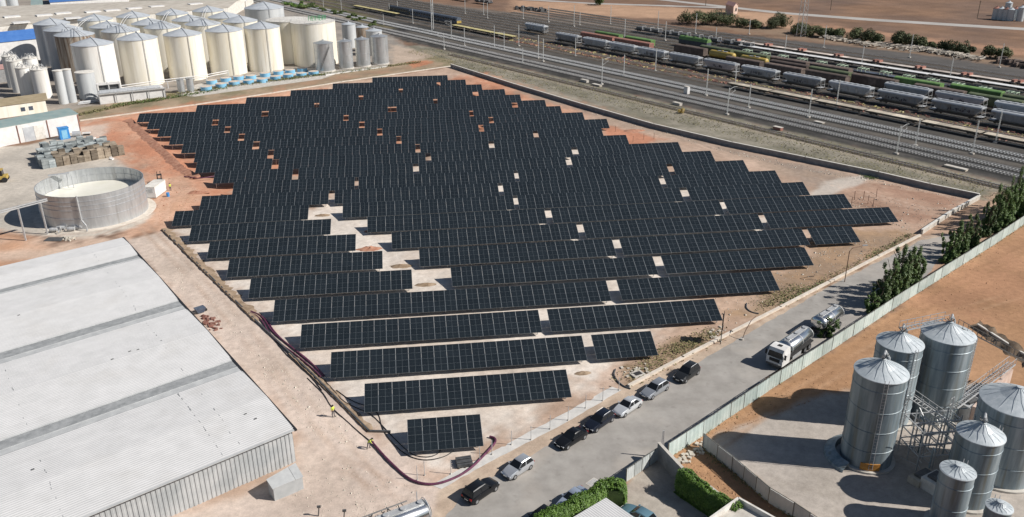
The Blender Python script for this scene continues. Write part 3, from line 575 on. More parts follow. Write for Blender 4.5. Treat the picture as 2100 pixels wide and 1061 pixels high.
# ------------------------------------------------------------------ tanks
def away(p): d = Vector((p.x - CC[0], p.y - CC[1], 0)); return d.normalized()
def front(u, v, r): p = at(u, v); return p + away(p) * r
def tank(name, label, c, r, h, cone, mw, mr, group=None, cat='storage tank', pipe=True, ribs=0, rail_=False, n=40, flat=False, skirt=None, ladder=None):
    tg = thing(name, label, cat, (c.x, c.y, 0), 0, group)
    mb = MB(); mb.lathe([(r, -.2), (r, h)], n); mb.build('shell', mw, tg, True)
    mb = MB(); mb.lathe([(r + .12, h - .12), (r + .12, h + .04), (r * .66, h + cone * .42), (r * .33, h + cone * .76), (.35, h + cone), (.35, h + cone + .3), (.01, h + cone + .3)] if not flat else [(r + .1, h - .1), (r + .1, h + .08), (r * .5, h + cone * .6), (.01, h + cone)], n); mb.build('roof', mr, tg, True)
    if ribs:
        mb = MB()
        for i in range(ribs): z = h * (i + 1) / (ribs + 1); mb.lathe([(r, z - .05), (r + .06, z), (r, z + .05)], n)
        mb.build('hoop', mw, tg, True)
    if pipe:
        a = math.atan2(CC[1] - c.y, CC[0] - c.x) + (pipe if isinstance(pipe, float) else .25); mb = MB(); ca, sa = math.cos(a), math.sin(a)
        mb.tube([(0, 0, h + cone + .25), (ca * r * .5, sa * r * .5, h + cone * .66), (ca * (r + .22), sa * (r + .22), h + .12), (ca * (r + .25), sa * (r + .25), h - .4), (ca * (r + .25), sa * (r + .25), .3)], .10, 5); mb.build('downpipe', M['lsteel'], tg, True)
    if rail_:
        mb = MB()
        for k in range(n // 2): a = k * 4 * math.pi / n; mb.beam((r * math.cos(a), r * math.sin(a), h), (r * math.cos(a), r * math.sin(a), h + 1), .05)
        for z in (.5, 1.0): mb.tube([(r * math.cos(k * 2 * math.pi / n), r * math.sin(k * 2 * math.pi / n), h + z) for k in range(n + 1)], .03, 4)
        mb.build('railing', M['lsteel'], tg)
    return tg
ROWT = {'A': ([(186, 76), (279, 65), (372, 57), (457, 49), (535, 43)], 'front'), 'B': ([(150, 58), (245, 50), (331, 43), (414, 37), (491, 31)], 'second'), 'C': ([(127, 48), (219, 42), (304, 36), (386, 29), (459, 23)], 'third'), 'D': ([(103, 36), (193, 28), (271, 22), (351, 17), (425, 11)], 'rear')}
for rk, (apx, rn) in ROWT.items():
    for i, (u, v) in enumerate(apx):
        c = at(u, v, 18.0); mw = M['tankwhite'] if (rk == 'A' and i == 0) else M['cream']
        extra = 'cream'
        if rk in 'CD' and i == 0: mw = M['tankgrey']; extra = 'grey'
        if rk == 'B' and i == 0: mw = M['rusttank']; extra = 'rust-streaked'
        if rk == 'A' and i == 0: extra = 'white'
        tank('storage_tank', '%s cylindrical tank with grey cone roof, %s from the left in the %s tank row' % (extra, nth(i + 1), rn), c, 6.6, 15.9, 1.9, mw, M['roofgrey'], 'cream storage tanks in rows')
# walkway arcs between the tanks
for i, (a, b_) in enumerate((('A', 0), ('A', 1), ('A', 2), ('A', 3), ('B', 0), ('B', 1), ('B', 2), ('B', 3))[:]):
    p = at(*ROWT[a][0][b_], 18.0); q = at(*ROWT['C' if a == 'A' else 'D'][0][b_ + (0 if a == 'A' else 1)], 18.0)
    tg = thing('tank_walkway', 'curved pale gangway over the %s tank from the left in the %s tank row' % (nth(b_ + 1), ROWT[a][1]), 'gangway', (p.x, p.y, 16.6), 0, 'gangways between the tank roofs')
    m_ = (p + q) / 2; mb = MB(); pts = [p.lerp(q, k / 8) + Vector((0, 0, 17.1 - 18 + 1.1 * math.sin(math.pi * k / 8) - .2)) for k in range(1, 8)]
    for sd in (-.5, .5): mb.tube([x + Vector((sd, 0, 0)) for x in pts], .09, 5)
    mb.build('walkway_rail', M['white'], tg, world=True)
X1 = front(650, 137, 8.6)
t1 = tank('flat_top_tank', 'wide cream tank with railing and green letters standing on its flat roof', X1, 8.6, 16.2, .5, M['cream'], M['offwhite'], None, 'storage tank', False, 0, True, 48, True)
ga = math.atan2(CC[1] - X1.y, CC[0] - X1.x)
mb = MB()
for k in range(10):      # free-standing green letter shapes facing out over the front right of the roof
    a = ga - .15 + k * .085; p = Vector((8.3 * math.cos(a), 8.3 * math.sin(a), 17.5)); tx = Vector((-math.sin(a), math.cos(a), 0))
    hh = 1.7; w_ = .42
    mb.beam(p - tx * w_ * .5, p - tx * w_ * .5 + Vector((0, 0, hh)), .16, .16)
    if k % 3 != 1: mb.beam(p - tx * w_ * .5 + Vector((0, 0, hh)), p + tx * w_ * .5 + Vector((0, 0, hh)), .14, .14)
    if k % 2: mb.beam(p + tx * w_ * .5 + Vector((0, 0, hh)), p + tx * w_ * .5, .14, .14)
    if k % 4 != 3: mb.beam(p - tx * w_ * .5 + Vector((0, 0, hh * .5)), p + tx * w_ * .5 + Vector((0, 0, hh * .5)), .13, .13)
    if k % 4 == 2: mb.beam(p - tx * w_ * .5, p + tx * w_ * .5, .13, .13)
mb.build('roof_lettering', M['greenrail'], t1)
tank('flat_top_tank', 'wide cream tank with flat railed roof, partly hidden behind the lettered tank', at(590, 38, 16.5), 8.6, 16.2, .5, M['cream'], M['offwhite'], None, 'storage tank', False, 0, True, 48, True)
tank('cone_roof_tank', 'very wide tank with pale grey cone roof behind the flat cream tanks', at(540, 3, 19), 8.4, 16.5, 2.4, M['tankgrey'], M['roofgrey'])
for (u, v, r, h, cn, lb) in ((668, 149, 3.6, 10.6, .9, 'first and widest steel tank, with diagonal stair, right of the cream tanks'), (711, 143, 2.75, 10.4, .8, 'second steel tank from the left, slim and shiny, by the cream tanks'), (746, 138, 2.75, 10.4, .8, 'third steel tank from the left, slim and shiny, by the cream tanks'), (781, 134, 3.25, 10.8, .9, 'rightmost pale steel tank at the corner of the tank farm')):
    c = front(u, v, r); tg = tank('steel_tank', lb, c, r, h, cn, M['stainless'], M['stainless'], 'steel tanks at the tank farm corner', 'storage tank', False, 3)
    mb = MB(); mb.lathe([(r + .2, -.1), (r + .2, .5), (r, .55)], 40); mb.build('base_ring', M['concrete'], tg)
    if r > 3.5:
        mb = MB(); a0 = math.atan2(CC[1] - c.y, CC[0] - c.x)
        pts = [((r + .25) * math.cos(a0 - .5 + 1.1 * k / 10), (r + .25) * math.sin(a0 - .5 + 1.1 * k / 10), 1 + 8.5 * k / 10) for k in range(11)]
        mb.tube(pts, .09, 5); mb.tube([(x, y, z + .9) for x, y, z in pts], .05, 5); mb.build('stair', M['steel'], tg)
for i, (u, v, r, lb) in enumerate(((714, 44, 3.0, 'left'), (742, 50, 2.6, 'middle'), (766, 57, 3.3, 'right'))):
    tank('brown_streaked_tank', 'small grey topped tank with tan streaks, %s of three behind the steel tanks' % lb, at(u, v, 11), r, 10, .8, M['rusttank'] if i == 1 else M['tankgrey'], M['roofgrey'], 'small tanks behind the steel tanks', 'storage tank', False)
# slim white cylinders at left
SL = [(92, 203, 2.6, 9.5, 'slim white silo on legs, rightmost of the white silo cluster'), (62, 200, 2.6, 9.7, 'second slim white silo from the right in the white silo cluster'), (44, 190, 2.4, 10.6, 'third slim white silo from the right in the white silo cluster'), (74, 178, 2.4, 9.8, 'slim white silo standing in the back of the white silo cluster'), (33, 180, 2.3, 10.8, 'leftmost slim white silo in the white silo cluster')]
for u, v, r, h, lb in SL:
    c = front(u, v, r); tg = tank('white_silo', lb, c, r, h, .6, M['tankwhite'], M['offwhite'], 'cluster of slim white silos', 'silo', False, 0, False, 28)
    mb = MB()
    for k in range(9): a = k * .7; mb.beam((r * .8 * math.cos(a), r * .8 * math.sin(a), h + .2), (r * .5 * math.cos(a + .8), r * .5 * math.sin(a + .8), h + 1.5), .12)
    for k in range(10): a = k * .628; mb.beam((r * math.cos(a), r * math.sin(a), h), (r * math.cos(a), r * math.sin(a), h + 1.0), .06)
    mb.build('top_frame', M['lsteel'], tg)
for u, v, r, h, lb in ((132, 214, 1.45, 10.6, 'left of two very slim grey cylinders beside the pipe rack'), (150, 211, 1.35, 10.6, 'right of two very slim grey cylinders beside the pipe rack'), (184, 204, 2.9, 8.6, 'grey cylinder in front of the white corner tank')):
    c = front(u, v, r); tank('grey_silo', lb, c, r, h, .3, M['tankgrey'], M['offwhite'], None, 'silo', False, 0, False, 28, True)
for u, v, lb in ((373, 191, 'left'), (392, 189, 'right')):
    tank('small_steel_tank', 'small upright steel tank, %s of a pair by the grass strip' % lb, front(u, v, 1.15), 1.15, 4.6, .2, M['stainless'], M['stainless'], None, 'steel tank', False, 1, False, 24, True)
# round blue tubs
tubs = [(425, 183), (455, 177), (482, 172.5), (511, 169.5), (539, 167), (566, 161.5), (592, 157.5), (619, 155), (644, 151.5)]
tubb = [(436, 170), (465, 165), (491, 161.5), (516, 160), (545, 155), (572, 151), (596, 148.5), (621, 145)]
mb = MB(); mb.lathe([(1.85, -.1), (1.9, 1.3), (1.8, 1.3)], 28); TB = mb.mesh('tub_wall', M['tubblue'], True)
mb = MB(); mb.lathe([(1.8, 1.28), (.9, 1.36), (.01, 1.4)], 28); TT = mb.mesh('cover', M['tubtop'], True)
for lst, rn in ((tubs, 'front'), (tubb, 'back')):
    for i, (u, v) in enumerate(lst):
        tg = thing('blue_tub', 'round light blue tub, %s from the left in the %s tub row' % (nth(i + 1), rn), 'tub', at(u, v, 0) - Vector((0, 1.2, 0)), random.uniform(0, 3), 'round blue tubs beside the tanks')
        link('tub_wall', TB, tg); link('cover', TT, tg)
sheet('concrete_apron', at2([(355, 195), (410, 170), (640, 138), (700, 148), (660, 162), (400, 198)]), .02, M['concrete'], 3, .1)
# pipe rack, loading platform and long white pipes
pr = thing('loading_platform', 'white loading platform with pipes and canopy frames in front of the tanks', 'platform', at(270, 205))
A_, B_ = at(206, 214), at(340, 200); ux = (B_ - A_).normalized(); uy = Vector((-ux.y, ux.x, 0)); Lp = (B_ - A_).length
def lp(a, b_, z): return A_ + ux * a + uy * b_ + Vector((0, 0, z))
mb = MB(); mb.prism([lp(0, 0, 0)[:2], lp(Lp, 0, 0)[:2], lp(Lp, 5.5, 0)[:2], lp(0, 5.5, 0)[:2]], -.1, 3.2); mb.build('platform_base', M['white'], pr, world=True)
mb = MB()
for k in range(4): mb.tube([lp(.5, .9 + k * 1.1, 3.5), lp(Lp - 1, .9 + k * 1.1, 3.5)], .22 if k % 2 else .3, 6)
mb.build('pipe_bundle', M['stainless'], pr, world=True)
mb = MB(); mb.beam(lp(-1, -.5, 3.3), lp(Lp + .5, -.5, 3.3), .3, .25)
for k in range(5): x = Lp * k / 4; mb.beam(lp(x, -.5, 0), lp(x, -.5, 3.2), .2)
mb.build('front_beam', M['lsteel'], pr, world=True)
mb = MB()
for b0 in (4.6, 6.8):
    for k in range(3): mb.beam(lp(.3 + k * 3.4, b0, 3), lp(.3 + k * 3.4, b0, 5.4), .28)
    mb.beam(lp(.2, b0, 5.4), lp(7.3, b0, 5.4), .35)
for k in range(3): mb.beam(lp(.3 + k * 3.4, 4.6, 5.4), lp(.3 + k * 3.4, 6.8, 5.4), .3)
mb.build('canopy_frame', M['white'], pr, world=True)
mb = MB(); mb.prism([lp(.8, 5.2, 0)[:2], lp(6.8, 5.2, 0)[:2], lp(6.8, 6.6, 0)[:2], lp(.8, 6.6, 0)[:2]], 3.202, 4.9); mb.build('dark_cabin', M['steel'], pr, world=True)
rk = thing('pipe_rack', 'stack of grey steel pipes on a low rack left of the loading platform', 'pipe rack', at(185, 214))
a, b_ = at(160, 216), at(207, 210)
for k in range(5):
    mb = MB(); d = Vector((0, .7 * k, .35 + .3 * (k % 2))); mb.tube([a + d, b_ + d], .16, 6); mb.build('pipe', M['lsteel'], rk, world=True)
for i, (z, off, lb) in enumerate(((3.2, 0, 'upper'), (2.4, .6, 'lower'))):
    tg = thing('white_pipeline', '%s long white pipe on posts running past the front tank row' % lb, 'pipeline', at(345, 182))
    mb = MB(); pts = [at(245, 196) + Vector((0, off, z)), at(345, 182) + Vector((0, off, z)), at(425, 172) + Vector((0, off, z)), at(470, 163) + Vector((0, off, z))]; mb.tube(pts, .15, 6); mb.build('pipe', M['white'], tg, world=True)
    for p in pts: m2 = MB(); m2.beam((p.x, p.y, -.1), (p.x, p.y, z - .1), .14); m2.build('post', M['white'], tg, world=True)
fn = thing('white_railing', 'white railing on a low wall at the foot of the steel tanks', 'railing', at(700, 152)); P = [at(u, v) for u, v in ((668, 155), (700, 150), (745, 144), (795, 137))]
mb = MB()
for p, q in zip(P[:-1], P[1:]):
    for k in range(5): x = p.lerp(q, k / 5); mb.beam(x, x + Vector((0, 0, 1.3)), .08)
    for z in (.7, 1.3): mb.beam(p + Vector((0, 0, z)), q + Vector((0, 0, z)), .07)
    mb.beam(p + Vector((0, 0, .15)), q + Vector((0, 0, .15)), .25, .5)
mb.build('rails', M['white'], fn, world=True)
# ------------------------------------------------------------------ buildings at left
def house(name, label, base, h, mw, mr, ridge=0.0, ov=.25, cat='building', slope_side=None):
    """base: four ground corners (front-left, front-right, back-right, back-left)"""
    P = [Vector((p[0], p[1], 0)) for p in base]; tg = thing(name, label, cat, P[0]); mb = MB(); mb.prism([p[:2] for p in P], -.2, h)
    c = sum(P, Vector()) / 4; up = lambda p, z: Vector((p.x, p.y, z))
    R_ = [p + (p - c).normalized() * ov for p in P]
    if ridge:
        m1, m2 = (P[0] + P[3]) / 2, (P[1] + P[2]) / 2
        mb.add([up(P[0], h), up(P[3], h), up(m1, h + ridge - .02)], [(0, 1, 2)]); mb.add([up(P[1], h), up(P[2], h), up(m2, h + ridge - .02)], [(0, 1, 2)])
    mb.build('wall', mw, tg, world=True)
    if ridge:
        r1 = (R_[0] + R_[3]) / 2; r2 = (R_[1] + R_[2]) / 2
        for a, b_ in ((0, 1), (3, 2)):
            m = MB(); q = [up(R_[a], h - .02), up(R_[b_], h - .02), up(r2, h + ridge), up(r1, h + ridge)]; m.add(q + [x + Vector((0, 0, .14)) for x in q], [(0, 1, 2, 3), (4, 5, 6, 7), (0, 1, 5, 4), (1, 2, 6, 5), (2, 3, 7, 6), (3, 0, 4, 7)]); m.build('roof', mr, tg, world=True)
    else:
        m = MB(); q = [up(R_[0], h), up(R_[1], h), up(R_[2], h + .4), up(R_[3], h + .4)]; m.add(q + [x + Vector((0, 0, .16)) for x in q], [(0, 1, 2, 3), (4, 5, 6, 7), (0, 1, 5, 4), (1, 2, 6, 5), (2, 3, 7, 6), (3, 0, 4, 7)]); m.build('roof', mr, tg, world=True)
    return tg
def inset(tg, name, p, q, z0, z1, m, off=.06):
    """a panel on the wall line p-q (ground points), standing proud towards the camera"""
    d = (q - p).normalized(); nrm = Vector((d.y, -d.x, 0)); mb = MB(); a, b_ = p + nrm * off, q + nrm * off
    mb.add([(a.x, a.y, z0), (b_.x, b_.y, z0), (b_.x, b_.y, z1), (a.x, a.y, z1), (p.x, p.y, z0), (q.x, q.y, z0), (q.x, q.y, z1), (p.x, p.y, z1)], [(0, 1, 2, 3), (0, 1, 5, 4), (1, 2, 6, 5), (2, 3, 7, 6), (3, 0, 4, 7)])
    return mb.build(name, m, tg, world=True)
fl, fr = at(-90, 319), at(166, 269); hb = 4.9
wd = (at(139, 232, hb + .4) - at(158, 244, hb)); wd.z = 0
tb = house('workshop', 'white workshop with teal sheet roof and brown downpipes at the left edge', [fl, fr, fr + wd, fl + wd], hb, M['white'], M['tealroof'])
dd = (fr - fl).normalized(); Lb = (fr - fl).length
def onw(u, v): p = at(u, v); return fl + dd * (p - fl).dot(dd)
for u, v in ((51, 297), (112, 285), (165, 269)): p = onw(u, v); inset(tb, 'downpipe', p - dd * .12, p + dd * .12, 0, hb - .1, M['redwag'], .16)
inset(tb, 'sliding_door', onw(60, 294), onw(82, 290), 0, 3.9, M['hopperroof'], .08); inset(tb, 'sliding_door', onw(82.6, 290), onw(103, 286), 0, 3.9, M['offwhite'], .11)
fl, fr = at(-90, 256), at(98, 229); wd = away(fr) * 9
tb = house('tan_roof_shed', 'low cream shed with tan roof below the white silos', [fl, fr, fr + wd, fl + wd], 3.6, M['cream'], M['tanroof'], 0, .7)
dd = (fr - fl).normalized(); f2 = fl
for a in (5.0, 7.2): p = fr - dd * (a); inset(tb, 'window', p, p + dd * 1.2, 1.2, 2.4, M['bluewag'])
fl, fr = at(-60, 140), at(86, 122); wd = away(fr) * 16
house('blue_roof_hall', 'cream hall with bright blue gable roof behind the white silos', [fl, fr, fr + wd, fl + wd], 8.5, M['white'], M['blueroof'], 3.0, .5)
fl, fr = at(-60, 178), at(26, 166); wd = away(fr) * 8
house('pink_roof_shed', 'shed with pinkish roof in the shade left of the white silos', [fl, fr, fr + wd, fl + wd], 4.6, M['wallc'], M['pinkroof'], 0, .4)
q = [at(u, v) for u, v in ((-160, 95), (470, 38), (505, 16), (-150, 42))]
bz = house('beige_roof_hall', 'very long hall with beige roof and white skylights behind the tanks', q, 6.0, M['offwhite'], M['beigeroof'], .9, .5)
for u, v in ((24, 34), (43, 46), (129, 27), (149, 37), (230, 21), (321, 13), (400, 8), (90, 31), (190, 24), (275, 17)):
    p = at(u, v, 6.95); m = MB(); dx = (q[1] - q[0]).normalized(); dy = Vector((-dx.y, dx.x, 0))
    m.prism([(p + dx * a + dy * b_)[:2] for a, b_ in ((-3.6, -2.4), (3.6, -2.4), (3.6, 2.4), (-3.6, 2.4))], 6.7, 7.3); m.build('skylight', M['white'], bz, world=True)
q = [at(u, v) for u, v in ((106, 21), (262, 10), (268, -8), (100, 2))]
wb = house('white_blue_shed', 'white shed with a blue roof edge at the top left of the picture', q, 4.5, M['white'], M['blueroof'], 0, .4)
q = [at(u, v) for u, v in ((435, 9), (505, 17), (520, 6), (440, -2))]
house('white_flat_shed', 'low white roofed shed right of the long beige hall', q, 4, M['offwhite'], M['white'], 0, .3)
q = [at(u, v) for u, v in ((66, 24), (88, 22), (89, 10), (67, 11))]
house('teal_kiosk', 'small teal container at the top left beside the two grey silos', q, 4, M['tealroof'], M['tealroof'], 0, .1, 'container')
for u, v, lb in ((5, 27, 'left'), (30, 25, 'right')): tank('far_grey_silo', 'grey silo, %s of two at the top left corner' % lb, front(u, v, 3), 3, 9, 1.5, M['tankgrey'], M['roofgrey'], None, 'silo', False)
# ------------------------------------------------------------------ open steel tank and its kit
oc = Vector((-65.6, 93.6, 0)); R0 = 10.2; TH = 6.8
ot = thing('open_tank', 'large open round steel tank holding pale liquid, behind the white warehouse', 'open tank', oc)
mb = MB(); mb.lathe([(R0, -.2), (R0, TH), (R0 + .05, TH + .06), (R0 - .08, TH + .06), (R0 - .08, .1)], 64); mb.build('shell', M['stainless'], ot, True)
for z in (2.3, 4.0, 4.9, 5.8):
    mb = MB(); mb.lathe([(R0, z - .06), (R0 + .08, z), (R0, z + .06)], 64); mb.build('hoop', M['stainless'], ot, True)
mb = MB()
for k in range(32):
    a = k * math.pi / 16; mb.beam(((R0 - .11) * math.cos(a), (R0 - .11) * math.sin(a), .2), ((R0 - .11) * math.cos(a), (R0 - .11) * math.sin(a), TH), .05)
for z in (4.2, 5.5): mb.lathe([(R0 - .09, z - .04), (R0 - .15, z), (R0 - .09, z + .04)], 64)
mb.build('inner_seam', M['lsteel'], ot)
mb = MB(); mb.lathe([(R0 - .12, 3.9), (.01, 3.92)], 64); mb.build('liquid', M['milk'], ot)
mb = MB(); mb.beam((-R0 + .6, 4.2, TH + .4), (-R0 + 4.4, 5.4, TH + .4), .7, .2); mb.tube([(-6, 4.8, TH + .4), (-6.2, 4.4, 4.4), (-5.0, 4.2, 4.3), (-5.2, 4.6, TH + .3)], .09, 5); mb.build('access_platform', M['lsteel'], ot)
a = math.atan2(CC[1] - oc.y, CC[0] - oc.x) - .28; ca, sa = math.cos(a), math.sin(a)
mb = MB(); mb.tube([(ca * (R0 + .3), sa * (R0 + .3), TH + .3), (ca * (R0 + .3), sa * (R0 + .3), 2.2), (ca * (R0 + 1.1) + .9, sa * (R0 + 1.1), 1.2), (ca * (R0 + 1.1) + .9, sa * (R0 + 1.1), 0)], .17, 6); mb.build('outlet_pipe', M['lsteel'], ot)
mb = MB(); mb.lathe([(R0 + 1.5, -.05), (R0 + 1.5, .05), (R0 - .1, .055)], 64, oc.x, oc.y); tag(mb.build('tank_footing', M['kerb'], None), kind='structure')
fr_ = thing('pipe_bridge', 'pale steel pipe bridge on two posts running left from the open tank', 'pipe bridge', at(55, 515))
p0, p1 = at(55, 514), at(97, 470); T0, T1 = Vector((p0.x, p0.y, 4.2)), Vector((p1.x, p1.y, 4.2)); ex = (T0 - T1).normalized()
e0 = at(-60, 452, 6.6); e1 = at(97, 411, 6.6)
for dz in (0, .35):
    mb = MB(); mb.beam(e0 + Vector((0, 0, dz)), e1 + Vector((0, 0, dz)), .26, .2); mb.build('pipe', M['lsteel'], fr_, world=True)
for u, v, f in ((30, 431, .6), (82, 413, .9)):
    q_ = e0.lerp(e1, f); mb = MB(); mb.beam((q_.x, q_.y, -.1), (q_.x, q_.y, 6.5), .26); mb.build('post', M['lsteel'], fr_, world=True)
pm = thing('pump_group', 'cluster of grey pumps and bent pipes at the foot of the open tank', 'pumps', at(135, 478))
c = at(138, 472)

for k in range(5): mb = MB(); mb.lathe([(.01, -.7), (.35, -.7), (.42, -.2), (.35, .7), (.01, .7)], 10, 0, .6, 'x'); mb.v = [(x + c.x - 2.2 + k * 1.1, y + c.y + (k % 3 - 1) * .9, z) for x, y, z in mb.v]; mb.build('pump', M['lsteel'], pm, world=True)
mb = MB()
for k in range(9):
    p = c + Vector((random.uniform(-3, 2.4), random.uniform(-1.5, 1.5), .2)); q_ = p + Vector((random.uniform(-1.4, 1.4), random.uniform(-.8, .8), random.uniform(.1, 1.1))); mb.tube([p, (p + q_) / 2 + Vector((0, 0, .5)), q_], .11, 5)
mb.build('pipework', M['lsteel'], pm, world=True)
mb = MB(); p = c + Vector((-1.8, 1.2, 0)); mb.tube([p, p + Vector((0, 0, 1.9)), p + Vector((.3, 0, 2.3)), p + Vector((1.2, 0, 2.4)), p + Vector((1.4, 0, 2.0))], .16, 6); mb.build('bent_pipe', M['white'], pm, world=True)
pit = thing('open_pit', 'dark rectangular pit cover with pale rubble beside the pumps', 'pit', at(112, 491)); c = at(112, 491)
mb = MB(); mb.obox(c, 1.7, 1.0, -.05, .1, -.15); mb.build('cover', M['steel'], pit, world=True)
mb = MB()
for k in range(26): q_ = c + Vector((2.6 + random.gauss(0, .7), -.1 + random.gauss(0, .4), 0)); s_ = random.uniform(.1, .28); mb.obox(q_, s_, s_ * .7, -.02, s_ * 1.1, random.uniform(0, 3))
tag(mb.build('rubble', M['stone'], pit, world=True), kind='stuff')
# crates packed in the yard
mb = MB(); mb.box(-.55, .55, -.5, .5, 0, .14)
for z in (.14, .62, 1.1):
    for y in (-.5, .46): mb.box(-.55, .55, y, y + .04, z + .02, z + .40)
    for x in (-.55, .51): mb.box(x, x + .04, -.458, .458, z + .02, z + .40)
mb.box(-.5, .5, -.45, .45, .15, 1.35); CM = mb.mesh('crate_body', M['crate']); CM2 = CM.copy(); CM2.materials[0] = M['crate2']; CM2.name = 'crate_body_wood'
mb = MB()
for k in range(5): mb.box(-.58, .58, -.5 + k * .21, -.36 + k * .21, 1.52, 1.58)
CT_ = mb.mesh('top_board', M['crate']); CT2 = CT_.copy(); CT2.materials[0] = M['crate2']
c0, c1, c2 = at(70, 312), at(190, 292), at(95, 345)
ex = (c1 - c0).normalized(); ey = Vector((-ex.y, ex.x, 0)); Lx = (c1 - c0).length
r_i = 0; y = 0
while y < 15.5:
    sk = 0 if y < 9 else 0; n_i = 0; x = random.uniform(0, .4) + (-1.2 if y < 6 else 0) + (0 if y < 11 else 2.2)
    while x < Lx + 2.5 - (0 if y < 11 else 3):
        wood = y < 5.6 and not (x < 1.6)
        p = c2 + ex * (x + .9) + ey * y
        lv = random.choice((1, 1, .66, 1.25, .85, 1.1))
        tg = thing('crate_stack', '%s crate stack, %s from left in the %s crate row behind open tank' % ('brown wooden' if wood else 'blue grey', nth(n_i + 1), nth(r_i + 1)), 'crates', p, math.atan2(ex.y, ex.x) + random.uniform(-.14, .14), 'crate stacks packed in the yard')
        link('crate_body', CM2 if wood else CM, tg); link('top_board', CT2 if wood else CT_, tg); tg.scale = (1.35, 1.15, lv * 1.55)
        n_i += 1; x += 1.62 + (random.random() < .06) * .8
    y += 1.42 + (random.random() < .15) * .3; r_i += 1
mb = MB()
for k in range(40):
    p = at(random.uniform(180, 232), 0) if 0 else at(190 + k * 1.1 + random.uniform(-3, 3), 283 + k * 1.15 + random.uniform(-2, 2)); s_ = random.uniform(.15, .5); mb.obox(p, s_, s_ * .8, 0, s_ * .7, random.uniform(0, 3))
o = mb.build('white_bags', M['white']); tag(o, 'scatter of white wrapped sacks along the right side of the crates', 'sacks', kind='stuff')
bb = thing('blue_booth', 'bright blue plastic booth against the white workshop wall', 'booth', at(133, 284), math.atan2(dd.y, dd.x))
mb = MB(); mb.box(-1.25, 1.25, -.9, .9, 0, 3.0); mb.box(-1.35, 1.35, -1, 1, 3.0, 3.2); mb.build('cabin', M['bluepaint'], bb)
mb = MB(); mb.box(-.7, .7, -.94, -.9, .2, 2.5); mb.build('door', M['tubblue'], bb)
dr = thing('steel_drum', 'grey horizontal drum on the ground right of the blue booth', 'drum', at(158, 280), .2); mb = MB(); mb.lathe([(.01, -1), (.8, -1), (.8, 1), (.01, 1)], 16, 0, .8, 'x'); mb.build('barrel', M['lsteel'], dr)
wt = thing('white_cart', 'small white cart near the workshop corner', 'cart', at(178, 277), .15); mb = MB(); mb.box(-1, 1, -.5, .5, .5, .8); mb.build('bed', M['white'], wt); mb = MB(); mb.box(-.8, .8, -.45, .45, 0, .495); mb.build('undercarriage', M['black'], wt)
# generator container
gc = at(310, 406); g_ = thing('generator_container', 'white generator container with dark grille beside the open tank', 'container', gc, -.18)
mb = MB(); mb.box(-1.25, 1.25, -.2, 5.2, .15, 2.5); mb.build('body', M['white'], g_)
mb = MB(); mb.box(-.2, .75, -.24, -.2, 1.3, 2.1); mb.build('grille', M['lsteel'], g_); mb = MB(); mb.box(-.95, -.5, -.235, -.2, 1.6, 1.95); mb.build('vent', M['lsteel'], g_)
mb = MB(); mb.box(-1.28, 1.28, -.24, 5.24, 2.5, 2.6); mb.build('lid', M['offwhite'], g_); mb = MB(); mb.box(-1.1, 1.1, 0, 5, 0, .15); mb.build('skid', M['steel'], g_)
bd = thing('blue_drum', 'small blue drum beside the generator container', 'drum', at(345, 403)); mb = MB(); mb.cyl(0, 0, 0, .9, .35, 12); mb.build('barrel', M['bluepaint'], bd)
fk = thing('forklift', 'dark forklift with raised mast on the red earth near the generator', 'forklift', at(329, 376), 1.9)
mb = MB(); mb.box(-1.1, .9, -.55, .55, .35, 1.0); mb.box(-1.2, -.7, -.5, .5, .5, 1.4); mb.build('body', M['steel'], fk)
mb = MB()
for x, y in ((-.7, -.5), (.5, -.5), (-.7, .5), (.5, .5)): mb.beam((x, y, 1.0), (x * .8, y, 2.1), .07)
mb.box(-.7, .5, -.55, .55, 2.1, 2.16); mb.build('roll_cage', M['black'], fk)
mb = MB()
for y in (-.35, .35): mb.box(.95, 1.1, y - .06, y + .06, .1, 2.6); mb.box(1.1, 2.0, y - .06, y + .06, .1, .15)
mb.build('mast', M['black'], fk)
for x in (-.75, .6):
    for y in (-.62, .62): m = MB(); m.lathe([(.01, y - .1), (.36, y - .1), (.36, y + .1), (.01, y + .1)], 12, x, .36, 'y'); m.build('wheel', M['rubber'], fk)
yl = thing('yellow_loader', 'yellow and black loader cut by the left picture edge', 'loader', at(2, 372), .2)
mb = MB(); mb.box(-2.0, 1.6, -1.1, 1.1, .7, 1.5); mb.box(-2.2, -1.0, -1.0, 1.0, 1.5, 2.0); mb.build('body', M['yellow'], yl); mb = MB(); mb.box(-.6, .8, -.9, .9, 1.5, 2.8); mb.build('cab', M['glass'], yl); mb = MB(); mb.box(-.7, .9, -1, 1, 2.8, 2.9); mb.build('cab_roof', M['yellow'], yl)
for x in (-1.2, 1.1):
    for y in (-1.15, 1.15): m = MB(); m.lathe([(.01, y - .2), (.6, y - .2), (.6, y + .2), (.01, y + .2)], 14, x, .6, 'y'); m.build('wheel', M['rubber'], yl)
